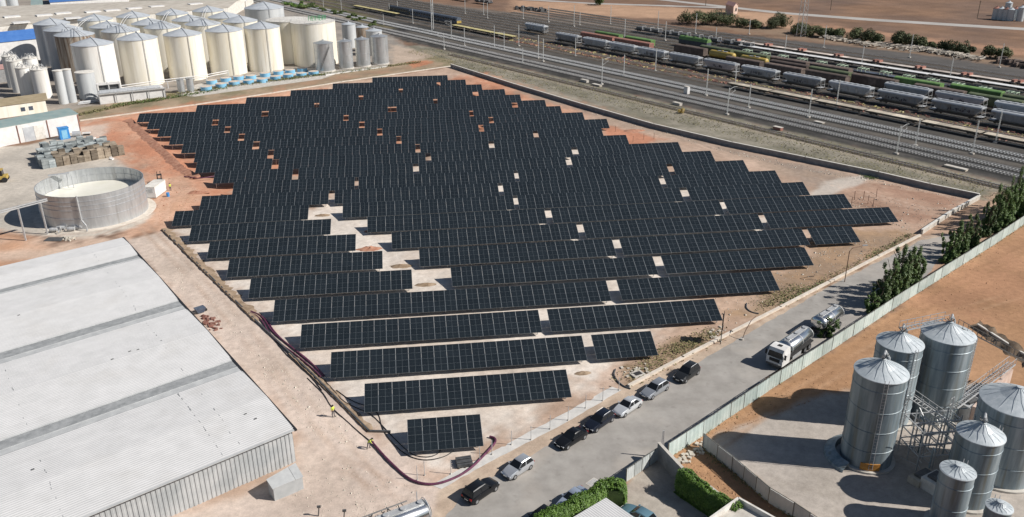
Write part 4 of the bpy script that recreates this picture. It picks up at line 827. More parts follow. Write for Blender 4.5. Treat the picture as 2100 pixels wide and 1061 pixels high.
# ------------------------------------------------------------------ railway wagons
def bogie_mesh():
    mb = MB()
    for y in (-.9, .9): mb.box(-1.3, 1.3, y - .08, y + .08, .5, .85)
    mb.box(-.3, .3, -1, 1, .6, .95)
    for x in (-.9, .9):
        for y in (-.76, .76): mb.lathe([(.01, y - .07), (.46, y - .07), (.46, y + .07), (.01, y + .07)], 12, x, .76, 'y')
    return mb.mesh('bogie', M['bogie'])
BOG = bogie_mesh()
def bogies(tg, dx, sc=1):
    for x in (-dx, dx): o = link('bogie', BOG, tg); o.location = (x, 0, 0)
def frame_(tg, L, m=None, z=1.0):
    mb = MB(); mb.box(-L / 2, L / 2, -1.2, 1.2, z, z + .18)
    for y in (-1.25, 1.18): mb.box(-L / 2, L / 2, y, y + .07, z - .25, z + .1)
    for x in (-L / 2 - .5, L / 2): 
        for y in (-.85, .85): mb.box(x, x + .5, y - .16, y + .16, z - .05, z + .25)
    mb.build('underframe', m or M['bogie'], tg)
PROTO = {}
M['pgf'] = mat('pale_green_load_frame', (.38, .50, .36), (.52, .60, .48), 2, .6)
def wagon(kind, label, a, s, group, z=.28, flip=False, cat='wagon', L=None):
    rot = RAILROT + (math.pi if flip else 0); loc = rail(a, s, z)
    if kind in PROTO: return dup(PROTO[kind], loc, rot, label, group)
    tg = thing({'hopper': 'hopper_wagon', 'hopper_mauve': 'hopper_wagon', 'van_dark': 'covered_wagon', 'van_green': 'covered_wagon', 'van_dkgreen': 'covered_wagon', 'white_van': 'covered_wagon', 'pink_van': 'covered_wagon', 'flat_beige': 'flat_wagon', 'flat_frame': 'flat_wagon', 'flat_yellow': 'flat_wagon', 'flat_white': 'flat_wagon', 'flat_pink': 'flat_wagon', 'flat_dark': 'flat_wagon', 'tank_yellow': 'tank_wagon', 'tank_green': 'tank_wagon', 'red_long': 'covered_wagon', 'coach': 'railway_coach', 'bulk': 'bulk_wagon'}[kind], label, cat, loc, rot, group); PROTO[kind] = tg
    if kind in ('hopper', 'hopper_mauve'):
        m = M['hopper'] if kind == 'hopper' else M['hopper2']; ring = lambda hx, hy, zz: [(-hx, -hy, zz), (hx, -hy, zz), (hx, hy, zz), (-hx, hy, zz)]
        mb = MB(); mb.loft([ring(4.9, .9, 1.2), ring(5.6, 1.42, 1.75), ring(7.3, 1.48, 3.35), ring(7.35, 1.46, 3.65)])
        for k in range(9): x = -5.0 + k * 1.25; mb.box(x, x + .09, -1.53, -1.47, 1.9, 3.4); mb.box(x, x + .09, 1.47, 1.53, 1.9, 3.4)
        mb.build('hopper_body', m, tg)
        mb = MB(); P = []
        for x in (-7.45, 7.45): P.append([(x, 1.56 * math.cos(t_), 3.62 + .62 * math.sin(t_)) for t_ in np.linspace(0, math.pi, 9)])
        mb.loft(P); mb.build('roof', M['hopperroof'], tg, True)
        mb = MB(); mb.box(-6.6, 6.6, -.35, .35, 4.24, 4.36)
        for k in range(7): mb.box(-6.3 + k * 1.9, -5.3 + k * 1.9, -.45, .45, 4.3, 4.39)
        mb.build('roof_hatches', M['hopperroof'], tg)
        frame_(tg, 15.4)
        for sx in (-1, 1):
            mb = MB()
            for y in (-1.1, 1.1): mb.beam((sx * 7.55, y, 1.1), (sx * 7.4, y, 3.4), .10)
            mb.box(min(sx * 6.2, sx * 7.8), max(sx * 6.2, sx * 7.8), -1.3, 1.3, 1.19, 1.25); mb.beam((sx * 7.6, -1.1, 2.2), (sx * 7.6, 1.1, 2.2), .08); mb.build('end_platform', M['lsteel'], tg)
        bogies(tg, 5.2)
    elif kind in ('van_dark', 'van_green', 'van_dkgreen', 'white_van', 'pink_van', 'red_long'):
        mw = {'van_dark': 'brownwag', 'van_green': 'green', 'van_dkgreen': 'dkgreen', 'white_van': 'steel', 'pink_van': 'brownwag', 'red_long': 'redwag'}[kind]
        mr = {'van_dark': 'brownwag', 'van_green': 'green', 'van_dkgreen': 'dkgreen', 'white_van': 'whitedeck', 'pink_van': 'pinkdeck', 'red_long': 'redwag'}[kind]
        L = 15.8 if kind != 'red_long' else 21; h = 3.5; w_ = 1.42
        mb = MB(); mb.box(-L / 2, L / 2, -w_, w_, 1.15, h)
        for k in range(8): x = -L / 2 + .3 + k * (L - .7) / 7; mb.box(x, x + .12, -w_ - .06, -w_, 1.2, h - .1); mb.box(x, x + .12, w_, w_ + .06, 1.2, h - .1)
        mb.build('body', M[mw], tg); mb = MB(); P = []
        for x in (-L / 2 - .08, L / 2 + .08): P.append([(x, (w_ + .08) * math.cos(t_), h - .02 + .55 * math.sin(t_)) for t_ in np.linspace(0, math.pi, 9)])
        mb.loft(P); mb.build('roof', M[mr], tg, True)
        for sd in (-1, 1): mb = MB(); y = sd * (w_ + .05); mb.box(-1.4, 1.4, min(y, y + sd * .05), max(y, y + sd * .05), 1.25, h - .25); mb.build('sliding_door', M[mw], tg)
        if kind == 'pink_van':
            for sx in (-1, 1): mb = MB(); mb.box(sx * 7.9 - .25, sx * 7.9 + .25, -1.3, 1.3, 1.2, 4.2); mb.build('end_wall', M['redwag'], tg)
        frame_(tg, L); bogies(tg, L / 2 - 2.6)
    elif kind.startswith('flat'):
        L = 16.4; md = {'flat_beige': 'beigedeck', 'flat_frame': 'bluewag', 'flat_yellow': 'yellowflat', 'flat_white': 'whitedeck', 'flat_pink': 'pinkdeck', 'flat_dark': 'bluewag'}[kind]
        for k in range(4): mb = MB(); x = -L / 2 + k * L / 4; mb.box(x + .03, x + L / 4 - .03, -1.45, 1.45, 1.20, 1.34 + random.uniform(0, .03)); mb.build('deck', M[md], tg)
        frame_(tg, L, None, 1.0); bogies(tg, L / 2 - 2.4)
        if kind == 'flat_pink':
            for sx in (-1, 1): mb = MB(); mb.box(sx * 7.6 - .5, sx * 7.6 + .5, -1.3, 1.3, 1.36, 2.1); mb.build('end_rack', M['redwag'], tg)
        if kind == 'flat_frame':
            for cx in (-5.2, 3.6):
                mb = MB()
                for y in (-1.2, 0, 1.2): mb.beam((cx - 1.6, y, 2.5), (cx + 1.6, y, 2.2), .16)
                for x in (-1.6, 0, 1.6):
                    mb.beam((cx + x, -1.2, 2.4), (cx + x, 1.2, 2.4), .2)
                    for y in (-1.2, 1.2): mb.beam((cx + x, y, 1.35), (cx + x, y, 2.4), .14)
                mb.build('load_frame', M['pgf'], tg)
        if kind == 'flat_dark':
            for cx in (-5.4, 0, 5.2):
                mb = MB(); mb.box(cx - 1.9, cx + 1.9, -1.2, 1.2, 1.4, 2.3); mb.build('load_block', M['steel'], tg)
                mb = MB(); mb.beam((cx + 2.2, -1.2, 1.4), (cx + 2.2, -1.2, 2.9), .18); mb.beam((cx + 2.2, 1.2, 1.4), (cx + 2.2, 1.2, 2.9), .18); mb.beam((cx + 2.2, -1.2, 2.9), (cx + 2.2, 1.2, 2.9), .16); mb.build('stanchion', M['lsteel'], tg)
    elif kind.startswith('tank'):
        m = M['yellow'] if 'yellow' in kind else M['green']; L = 12.5
        mb = MB(); mb.lathe([(.01, -L / 2 + .1), (.8, -L / 2 + .12), (1.25, -L / 2 + .45), (1.35, -L / 2 + .8), (1.35, L / 2 - .8), (1.25, L / 2 - .45), (.8, L / 2 - .12), (.01, L / 2 - .1)], 20, 0, 2.65, 'x'); mb.build('barrel', m, tg, True)
        mb = MB(); mb.cyl(0, 0, 3.9, 4.3, .4, 12); mb.build('dome', m, tg); mb = MB(); mb.box(-2.4, 2.4, -.4, .4, 4.02, 4.08); mb.build('walkway', M['lsteel'], tg)
        frame_(tg, L + .6); bogies(tg, L / 2 - 2)
    elif kind == 'bulk':
        mb = MB(); mb.box(-8, 8, -1.45, 1.45, 1.1, 2.7); mb.build('body', M['bluewag'], tg)
        mb = MB(); P = [[(x, 1.5 * math.cos(t_), 2.7 + 1.5 * math.sin(t_)) for t_ in np.linspace(0, math.pi, 9)] for x in (-8, 8)]; mb.loft(P); mb.build('roof', M['green'], tg, True)
        for k in range(3): mb = MB(); mb.cyl(-5 + k * 5, 0, 4.15, 4.45, .5, 12); mb.build('hatch', M['green'], tg)
        frame_(tg, 16); bogies(tg, 5.6)
    elif kind == 'coach':
        mb = MB(); P = []
        for x in (-11.5, 11.5): P.append([(x, -1.45, 1.1), (x, -1.48, 2.6), (x, -1.3, 3.6), (x, -.7, 4.05), (x, .7, 4.05), (x, 1.3, 3.6), (x, 1.48, 2.6), (x, 1.45, 1.1)])
        mb.loft(P); mb.build('body', M['bluewag'], tg)
        for k in range(8): x = -10 + k * 2.6; mb = MB(); mb.box(x, x + 1.6, -1.52, 1.52, 2.3, 3.1); mb.build('window', M['glass'], tg)
        mb = MB(); mb.box(11.45, 11.6, -1.35, 1.35, 1.2, 2.4); mb.build('end_panel', M['yellow'], tg); frame_(tg, 22); bogies(tg, 8)
    return tg
HS = [-229.7 - 8.7 + 17.9, -203.2, -186.4, -169.6, -152.0, -134.5, -116.8, -98.8, -80.9, -63.4, -45.9, -28.4, -11.0]
HS = [-221.6] + HS[1:]
for i, s in enumerate(HS):
    tg = wagon('hopper_mauve' if i == 5 else 'hopper', '%s hopper wagon, %s from the left in the long near hopper line' % ('mauve grey' if i == 5 else 'grey', nth(i + 1)), 210.5, s, 'grey hopper wagons in the near line')
    if i in (2, 3, 5, 6, 7, 9, 10):  # spray-painted scrawl on the near side, a flat print
        mb = MB(); x = random.uniform(-4.5, -2)
        for k in range(7 + 3 * (i > 8)):
            pts = [(x + random.uniform(-.1, .5), 1.515 * -1, random.uniform(1.8, 3.0)) for _ in range(4)]
            for p, q in zip(pts[:-1], pts[1:]): mb.beam(p, q, .12, .012) if 0 else mb.add([(p[0] - .13, -1.545, p[2]), (p[0] + .13, -1.545, p[2]), (q[0] + .13, -1.545, q[2]), (q[0] - .13, -1.545, q[2])], [(0, 1, 2, 3)])
            x += random.uniform(.55, .9)
        mb.build('graffiti', M['ink'], tg)
wagon('hopper', 'lone grey hopper wagon behind the left end of the near hopper line', 219.5, -256, 'hopper wagons of the second line')
for i, (a, s) in enumerate(((222, -68), (222, -51), (222, -33), (222, -15))): wagon('hopper' if i != 1 else 'hopper_mauve', 'grey hopper wagon behind the near line, %s from left of the right-hand group' % nth(i + 1), a, s, 'hopper wagons of the second line')
for i, s in enumerate((-157.5, -148)): pass
for i, s in enumerate(np.arange(-107.5, 30, 17.3)): wagon('flat_beige', 'low flat wagon with beige planks, %s from the left in the beige string' % nth(i + 1), 193.2, float(s), 'beige flat wagons')
wagon('red_long', 'long faded red wagon behind the near hopper line, left one', 221.5, -214, 'faded red wagons'); wagon('red_long', 'long faded red wagon behind the near hopper line, right one', 221.5, -191.5, 'faded red wagons')
for i, (a, s) in enumerate(((228.3, -214.5), (228.3, -194.8))): wagon('van_green', 'bright green covered wagon behind the red wagons, %s one' % ('left', 'right')[i], a, s, 'bright green wagons')
wagon('bulk', 'tall green and blue bulk wagon with roof hatches in the middle of the yard', 247, -180, None)
for i, s in enumerate((-149, -133.5)): wagon('tank_yellow', 'yellow tank wagon behind the near hoppers, %s of two' % ('left', 'right')[i], 224 + 4.3, s, 'yellow tank wagons')
for i, (a, s, k) in enumerate(((228.3, -165.5, 'van_dark'), (228.3, -117.5, 'van_dark'), (228.3, -100.5, 'van_dkgreen'), (228.3, -83.5, 'van_dark'), (228.3, -61, 'van_dark'), (228.3, -43.5, 'van_dkgreen'), (228.3, -26, 'van_dark'), (222, -133, 'van_dark'), (222, -115, 'van_dark'), (222, -97.5, 'van_dark'))):
    wagon(k, '%s covered wagon, %s from the left in its mixed goods row behind the hoppers' % ('faded green' if 'dk' in k else 'dark brown', nth(i % 7 + 1)) if i < 7 else 'dark brown van between the hopper line and goods row, %s from left' % nth(i - 6), a, s, 'covered goods wagons')
for i, s in enumerate((-157, -139.5, -122, -104.5)): wagon('van_dkgreen' if i in (0, 1) else 'van_dark', '%s wagon on the track of the green pair, %s from the left' % ('faded green' if i in (0, 1) else 'dark brown', nth(i + 1)), 234.5, s, 'wagons on the green pair track')
for i, s in enumerate((-71.5, -53.5)): wagon('van_green', 'bright green covered wagon at the right of the yard, %s of the pair' % ('left', 'right')[i], 234.5 if i == 0 else 237, s, 'bright green wagons')
for i, s in enumerate((-36, -18, 0)): wagon('van_dkgreen', 'faded green covered wagon right of the bright green pair, %s from left' % nth(i + 1), 234.5, s, 'faded green wagons')
for i, s in enumerate(np.arange(-146, 25, 17.4)): wagon('flat_frame', 'dark flat wagon carrying pale green frames, %s from the left in its string' % nth(i + 1), 246.5, float(s), 'flat wagons with green frames')
for i, s in enumerate(np.arange(-158, 25, 17.0)): wagon('flat_white', 'low wagon with bright white deck, %s from the left in the nearer decked train' % nth(i + 1), 260.5 + max(0, s + 90) * .035, float(s), 'white decked train')
for i, s in enumerate(np.arange(-166, 25, 17.0)): wagon('flat_pink', 'low wagon with pinkish deck, %s from the left in the farther decked train' % nth(i + 1), 268.3 + max(0, s + 90) * .035, float(s), 'pinkish decked train')
for i, s in enumerate((-222, -204, -186, -168)): wagon('flat_dark', 'dark flat wagon with block loads, %s from the left near the yard edge' % nth(i + 1), 261.5, s, 'dark flat wagons with loads')
for i, s in enumerate((-361, -337, -313)): wagon('coach', 'dark blue coach at the upper left of the yard, %s from the left' % nth(i + 1), 205, s, 'dark blue coaches', cat='coach')
for i, s in enumerate((-400, -382, -364.5, -290, -272.5, -255)): wagon('flat_yellow', 'dull yellow flat wagon at the upper left of the yard, %s from the left' % nth(i + 1), 199.5 + (i < 3) * 1, s, 'dull yellow flat wagons')
for i, (a, s) in enumerate(((284, -416), (284, -399), (284, -375))): wagon('flat_dark', 'dark wagon at the top edge of the picture, %s from the left' % nth(i + 1), a - 12, s, 'dark wagons at the far edge')
# scrap strewn between the tracks
mb = MB(); 
for k in range(900):
    s = random.uniform(-260, 20); a = random.choice((198, 202.5, 205.5, 196.6)) + random.gauss(0, .7); p = rail(a, s); q = random.uniform(.08, .3); mb.obox(p, q * random.uniform(1, 4), q * .5, -.02, q * .9, random.uniform(0, 3))
o = mb.build('track_scrap', M['redwag']); tag(o, 'rusty scrap and timber strewn between the yard tracks', 'scrap', kind='stuff')
mb = MB()
for k in range(420):
    s = random.uniform(-250, 20); a = random.choice((197.4, 203.5, 204.6)) + random.gauss(0, .6); p = rail(a, s); q = random.uniform(.08, .35); mb.obox(p, q * random.uniform(1, 3), q * .5, -.02, q * .7, random.uniform(0, 3))
o = mb.build('track_scrap', M['yellowflat']); tag(o, 'yellowish timber offcuts strewn beside the rusty yard track', 'scrap', kind='stuff')
# ------------------------------------------------------------------ masts
MST = [(1064, 94, 51, 0), (1104, 120, 72, 0), (1072, 131, 98, 1), (1114, 126, 79, 0), (1180, 115, 77, 0), (1234, 173, 120, 1), (1279, 156, 112, 0), (1344, 146, 100, 0), (1448, 196, 141, 0), (1507, 178, 130, 0), (1491, 235, 180, 1), (1535, 221, 172, 0), (1252, 50, 12, 0), (1281, 76, 39, 0), (1364, 83, 44, 0), (1349, 59, 22, 0), (1426, 69, 27, 0), (1467, 90, 56, 0), (1536, 70, 40, 0), (1125, 45, 12, 0), (1189, 52, 25, 0), (1177, 54, 10, 0), (1073, 39, 10, 0), (701, 26, 0, 0), (816, 29, 2, 0), (799, 28, 7, 0), (847, 48, 18, 0), (926, 78, 42, 1), (911, 101, 68, 1), (953, 94, 57, 0), (1014, 97, 52, 0), (1034, 101, 65, 1), (954, 28, 0, 0), (1000, 38, 5, 0), (992, 31, 5, 0), (664, 18, 7, 0), (787, 51, 30, 0), (1609, 110, 72, 0), (1689, 98, 52, 0), (1766, 136, 95, 0), (1865, 118, 70, 0), (1947, 163, 118, 0), (2049, 138, 89, 0), (1714, 224, 164, 0), (1658, 241, 182, 0), (2041, 293, 229, 0), (1993, 316, 247, 0), (1877, 299, 243, 0), (1838, 316, 258, 1)]
MST.sort(key=lambda q: q[0])
MM = {}
def zat(p, v):
    z0, z1 = 0, 40
    for _ in range(30):
        z = (z0 + z1) / 2; q = CR @ (np.array([p.x, p.y, z]) - CC); vv = 530 + FPX * q[1] / q[2]
        if vv > v: z0 = z
        else: z1 = z
    return z
for i, (u, v, vt, arm) in enumerate(MST):
    p = at(u, v); h = min(13, max(5.5, zat(p, vt)))
    tg = thing('catenary_mast', 'pale slim railway mast%s, %s from the left of all yard masts' % (' with bracket arm' if arm else '', nth(i + 1)), 'mast', p, RAILROT, 'catenary masts in the railway yard')
    k = ('pole',)
    if k not in MM:
        mb = MB()
        for x in (-.11, .11): mb.box(x - .035, x + .035, -.07, .07, 0, 1)
        MM[k] = mb.mesh('pole', M['mast']); m2 = MB(); m2.box(-.5, .5, -.4, .4, -.1, .35); MM['foot'] = m2.mesh('footing', M['concrete'])
        m3 = MB()
        for j in range(12): m3.beam((-.11, 0, j / 12), (.11, 0, (j + 1) / 12), .03, .012)
        MM['lace'] = m3.mesh('lacing', M['mast'])
        m4 = MB(); m4.tube([(0, 0, 0), (0, -.6, .55), (0, -2.4, .95), (0, -3.6, .85)], .06, 5); m4.tube([(0, 0, -1.4), (0, -3.0, -.1)], .05, 5); m4.beam((0, -2.6, .8), (0, -2.6, -.5), .05); MM['arm'] = m4.mesh('bracket_arm', M['mast'])
    o = link('pole', MM[k], tg); o.scale = (1, 1, h); o = link('lacing', MM['lace'], tg); o.scale = (1, 1, h); link('footing', MM['foot'], tg)
    if arm: o = link('bracket_arm', MM['arm'], tg); o.location = (0, -.1 if i % 2 else .1, h - .9); o.rotation_euler = (0, 0, math.pi if u > 1200 else 0)
# overhead wires
for i, (a, z) in enumerate(((165.2, 6.0), (169.8, 6.0), (178.6, 6.0), (183.1, 6.0))):
    mb = MB(); pts = [rail(a, s, z + (.5 if k % 2 else 0)) for k, s in enumerate(range(-560, 41, 20))]; mb.tube(pts, .022, 3); o = mb.build('overhead_wire', M['steel']); tag(o, 'thin overhead wire above the %s main line track from the plot wall' % nth(i + 1), 'wire')
# lattice pylon and twin mast
def pylon(u, v, h, w0, label, wide=0.35):
    tg = thing('lattice_pylon', label, 'pylon', at(u, v), .3); mb = MB(); q = lambda f: w0 * (1 - f) + wide * f
    for sx in (-1, 1):
        for sy in (-1, 1): mb.beam((sx * w0, sy * w0, 0), (sx * wide, sy * wide, h), .14)
    mb.build('leg_frame', M['lattice'], tg); mb = MB(); n = int(h / 2)
    for k in range(n):
        f0, f1 = k / n, (k + 1) / n; a, b_ = q(f0), q(f1)
        for sx, sy, tx, ty in ((-1, -1, 1, -1), (1, -1, 1, 1), (1, 1, -1, 1), (-1, 1, -1, -1)): mb.beam((sx * a, sy * a, f0 * h), (tx * b_, ty * b_, f1 * h), .07)
    mb.build('bracing', M['lattice'], tg); return tg
pylon(1642, 75, 34, 1.5, 'tall lattice pylon rising through the scrub out of the top edge', .7)
tg = thing('twin_mast', 'pair of tall white light masts with rungs at the top of the yard', 'mast', at(889, 60), RAILROT)
for x, y in ((0, 0), (2.6, -2.6)): m = MB(); m.beam((x, y, 0), (x, y, 17), .3); m.build('pole', M['mast'], tg)
mb = MB(); [mb.beam((0, 0, z), (2.6, -2.6, z), .12) for z in (8, 12, 16)]; mb.build('rung', M['mast'], tg)
# lineside boxes
for i, (u, v, sx, h, m, lb) in enumerate(((1408, 192, .8, 2.4, 'white', 'white upright signal cabinet between the two main line pairs'), (1199, 168, 1.6, .8, 'concrete', 'flat concrete trackside box left of the bracket mast'), (1224, 176, 2.0, .5, 'beigedeck', 'low tan concrete pad at the foot of the bracket mast'), (1389, 215, 1.5, .7, 'concrete', 'concrete trackside box with stones beside the near main line'), (1595, 266, 1.3, .8, 'redwag', 'small brick box in the dry grass by the siding'), (1960, 346, 2.6, .4, 'beigedeck', 'tan slab beside the siding near the plot corner'), (1680, 252, 1.4, .3, 'beigedeck', 'small tan slab between the two main line pairs'))):
    tg = thing('trackside_box', lb, 'box', at(u, v), RAILROT); mb = MB(); mb.box(-sx, sx, -.6, .6, -.1, h); mb.build('cabinet', M[m], tg); mb = MB(); mb.box(-sx - .08, sx + .08, -.68, .68, h, h + .08); mb.build('lid', M['concrete'], tg)
# stacked pale sleepers along the scrub
for i, (u0, v0, u1, v1, n, lb) in enumerate(((1690, 78, 1800, 97, 60, 'left'), (1800, 92, 1865, 104, 30, 'middle'), (1868, 100, 2010, 124, 110, 'right'))):
    mb = MB(); a, b_ = at(u0, v0), at(u1, v1)
    for k in range(n * 2):
        p = a.lerp(b_, random.random()) + Vector((random.gauss(0, 1.2), random.gauss(0, 2.0), 0)); z = random.choice((.1, .4, .8, 1.2)); an = RAILROT + 1.2 + random.gauss(0, .35); q = Vector((math.cos(an), math.sin(an), random.uniform(-.15, .15))) * random.uniform(1.2, 2.0); p.z = z + .2; mb.beam(p - q, p + q, .3, .28)
    o = mb.build('sleeper_heap', M['log']); tag(o, '%s heap of old pale sleepers along the scrub at the yard edge' % lb, 'sleeper heap', kind='stuff')
mb = MB(); a, b_ = at(2055, 128), at(2130, 142)
for k in range(120): p = a.lerp(b_, random.random()) + Vector((random.gauss(0, 1), random.gauss(0, 2), 0)); q = random.uniform(.3, 1); mb.obox(p, q * 2, q * .4, 0, random.uniform(.5, 2.2), random.uniform(0, 3))
tag(mb.build('dark_scrap_heap', M['brownwag']), 'dark heap of scrap at the right picture edge beyond the yard', 'scrap heap', kind='stuff')
mb = MB(); a, b_ = at(1058, 17), at(1118, 24)
for k in range(90): p = a.lerp(b_, random.random()) + Vector((random.gauss(0, 1.5), random.gauss(0, 3), 0)); q = random.uniform(.3, 1); mb.obox(p, q * 1.6, q * .5, 0, random.uniform(.4, 1.8), random.uniform(0, 3))
tag(mb.build('pallet_heap', M['steel']), 'dark heap of frames and pallets at the top of the yard', 'scrap heap', kind='stuff')
# small ruined house, far silos, poles
q = [at(u, v) for u, v in ((1487, 28), (1503, 33), (1512, 30), (1497, 25))]
hs = house('ruined_house', 'small plastered house with dark window beside the far scrub', q, 5.0, M['brick'], M['pinkroof'], 1.6, .3); inset(hs, 'window', q[1].lerp(q[2], .4), q[1].lerp(q[2], .75), 2.2, 3.8, M['black'])
for i, (u, v) in enumerate(((2040, 40), (2050, 41), (2060, 42), (2070, 43), (2080, 41), (2090, 44), (2098, 38), (2064, 33))):
    tank('far_silo', 'whitish silo with reddish cap, %s from the left in the far field group' % nth(i + 1), front(u, v, 1.7), 1.75, 5.6 + (i > 4) * 1.2, .9, M['galvroof'], M['redwag'] if i % 2 == 0 else M['galvroof'], 'silos in the far field', 'silo', False, 0, False, 16)
for i, (u, v, h) in enumerate(((1703, 21, 9), (2004, 37, 9), (1447, 12, 9))): tg = thing('field_pole', 'thin wooden pole in the far red field, %s from the left' % nth((2, 3, 1)[i]), 'pole', at(u, v)); m = MB(); m.beam((0, 0, 0), (0, 0, h), .25); m.beam((-.8, 0, h - .6), (.8, 0, h - .6), .12); m.build('pole', M['bark'], tg)
# ------------------------------------------------------------------ vegetation
def leaf_cloud(name, m, n, sampler, size, parent=None, up=.3):
    """n small leaf quads spread through a crown volume; sampler() -> array of points and an outward direction"""
    P, D = sampler(n); k = len(P)
    D = D + rng.normal(0, .55, (k, 3)); D[:, 2] += up; D /= np.linalg.norm(D, axis=1)[:, None] + 1e-9
    T = np.cross(D, rng.normal(0, 1, (k, 3))); T /= np.linalg.norm(T, axis=1)[:, None] + 1e-9; B = np.cross(D, T)
    s = size * rng.uniform(.6, 1.4, (k, 1)); a = P - T * s * .5; b_ = P + B * s * .32; c = P + T * s * .55; d = P - B * s * .32
    V = np.stack([a, b_, c, d], 1).reshape(-1, 3); me = bpy.data.meshes.new(name); me.vertices.add(len(V)); me.vertices.foreach_set('co', V.ravel())
    me.loops.add(4 * k); me.loops.foreach_set('vertex_index', np.arange(4 * k, dtype=np.int32)); me.polygons.add(k); me.polygons.foreach_set('loop_start', np.arange(0, 4 * k, 4, dtype=np.int32)); me.polygons.foreach_set('loop_total', np.full(k, 4, np.int32)); me.update(calc_edges=True); me.materials.append(m)
    return link(name, me, parent)
def clumps(cs, rs, hollow=.45):
    cs = np.array(cs, float); rs = np.array(rs, float); w_ = rs.prod(1) ** .66 if rs.ndim > 1 else rs ** 2; w_ = w_ / w_.sum()
    if rs.ndim == 1: rs = np.stack([rs] * 3, 1)
    def f(n):
        i = rng.choice(len(cs), n, p=w_); d = rng.normal(0, 1, (n, 3)); d /= np.linalg.norm(d, axis=1)[:, None]
        r = rng.uniform(hollow, 1.08, (n, 1)) ** .6; return cs[i] + d * rs[i] * r, d
    return f
def trunk(tg, h, r, limbs=4, spread=.8):
    mb = MB(); mb.lathe([(r, -.2), (r * .7, h * .5), (r * .25, h * .95)], 7); mb.build('trunk', M['bark'], tg, True)
    mb = MB()
    for k in range(limbs): z = h * random.uniform(.25, .7); a = random.uniform(0, 6.28); mb.tube([(0, 0, z), (math.cos(a) * spread * .5, math.sin(a) * spread * .5, z + h * .12), (math.cos(a) * spread, math.sin(a) * spread, z + h * .3)], r * .28, 4)
    mb.build('limbs', M['bark'], tg)
def poplar(p, h, r, label, m='leaf', n=2600, group='dark leafy trees along the fence'):
    tg = thing('poplar_tree', label, 'tree', p, random.uniform(0, 6), group); trunk(tg, h * .9, .16, 7, r * .7)
    cs, rs = [], []
    for q_ in range(6):
        a = q_ * 1.05 + random.uniform(-.4, .4); L_ = h * (1.0 if q_ == 0 else random.uniform(.55, .95)); off = 0 if q_ == 0 else r * random.uniform(.35, .85)
        for k in range(6):
            f = .10 + .84 * k / 5 + random.uniform(-.05, .05); o_ = off * (.45 + .75 * f); w_ = r * random.uniform(.18, .34) * (1.1 - .55 * f)
            cs.append((o_ * math.cos(a) + random.gauss(0, r * .12), o_ * math.sin(a) + random.gauss(0, r * .12), L_ * f * .95)); rs.append((w_, w_, L_ * random.uniform(.07, .13)))
    leaf_cloud('crown', M[m], n, clumps(cs, rs, .15), .22, tg, .7); return tg
def bush(p, w_, h, label, m='olive', n=900, group='scrub bushes', cat='bush', size=.5, name='bush'):
    tg = thing(name, label, cat, p, random.uniform(0, 6), group); cs, rs = [], []
    for k in range(9): a = random.uniform(0, 6.28); q = w_ * random.uniform(.1, .72); rr = w_ * random.uniform(.25, .45); cs.append((q * math.cos(a), q * math.sin(a), h * random.uniform(.25, .7))); rs.append((rr, rr, h * random.uniform(.25, .4)))
    leaf_cloud('crown', M[m], n, clumps(cs, rs), size, tg, .4)
    mb = MB()
    for k in range(5): a = k * 1.3; mb.tube([(0, 0, -.1), (w_ * .2 * math.cos(a), w_ * .2 * math.sin(a), h * .25), (w_ * .5 * math.cos(a), w_ * .5 * math.sin(a), h * .6)], .05 + h * .012, 4)
    mb.build('stems', M['bark'], tg); return tg
PT = [(1786, 644, 4.2, 1.7), (1804, 630, 6.4, 2.0), (1820, 619, 8.0, 2.1), (1838, 606, 8.8, 2.3), (1856, 598, 8.6, 2.2), (1873, 590, 7.0, 2.0),  (1942, 540, 6.6, 1.5), (1958, 530, 7.4, 1.6), (1975, 520, 7.8, 1.6), (1992, 508, 6.6, 1.5), (2022, 486, 8.4, 1.7), (2038, 476, 9.4, 1.8), (2054, 466, 10.6, 2.0), (2070, 456, 11.6, 2.1), (2086, 448, 12.6, 2.2), (2102, 440, 13.4, 2.2), (2118, 432, 13, 2.2)]
for i, (u, v, h, r) in enumerate(PT): poplar(at(u, v), h, r, 'dark green upright tree behind the fence, %s from the left along the road' % nth(i + 1), n=int(3200 + h * 760))
poplar(at(1692, 690), 3.6, 1.7, 'small dark leafy tree between the tanker trailer and the fence', n=2600, group=None)
BS = [(1415, 48, 7, 6), (1440, 50, 8, 6.5), (1468, 50, 8, 6.5), (1494, 52, 7, 5.5), (1522, 55, 5.5, 4), (1548, 58, 5, 3.8), (1586, 58, 6, 6), (1603, 56, 5, 6.5), (1635, 68, 5, 5), (1662, 73, 6.5, 6), (1685, 76, 4, 4), (1706, 76, 3.5, 3.5), (1722, 78, 4, 4), (1752, 82, 4.5, 5), (1774, 86, 4, 5.5), (1794, 88, 4, 4.5), (1838, 93, 4.5, 5.5), (1858, 95, 5, 6), (1882, 98, 4, 5.2), (1905, 99, 3, 2.5), (1945, 106, 4.6, 4.8), (1968, 110, 4, 4.5), (1985, 112, 3, 3), (2030, 118, 4, 4.2), (2052, 120, 3.6, 4)]
for i, (u, v, w_, h) in enumerate(BS): bush(at(u, v), w_ * 1.15, h * 1.15, 'olive green bush in the far scrub row, %s from the left' % nth(i + 1), 'olive', 2600, 'scrub bushes beyond the yard')
tg = bush(at(1230, 10), 4.6, 6.5, 'lone round green tree beside the far lane at the top edge', 'leaf', 1500, None, 'tree', .6, 'round_tree'); trunk(tg, 4, .25)
GB = [(603, 14, 3), (612, 16, 3.4), (622, 18, 3.6), (634, 16, 3), (590, 10, 3)] + [(random.uniform(615, 780), 0, 1.8) for _ in range(22)]
GB = [(u, v if v else 4 + (u - 615) * .29 + random.uniform(-8, 7), w_) for u, v, w_ in GB]; GB.sort()
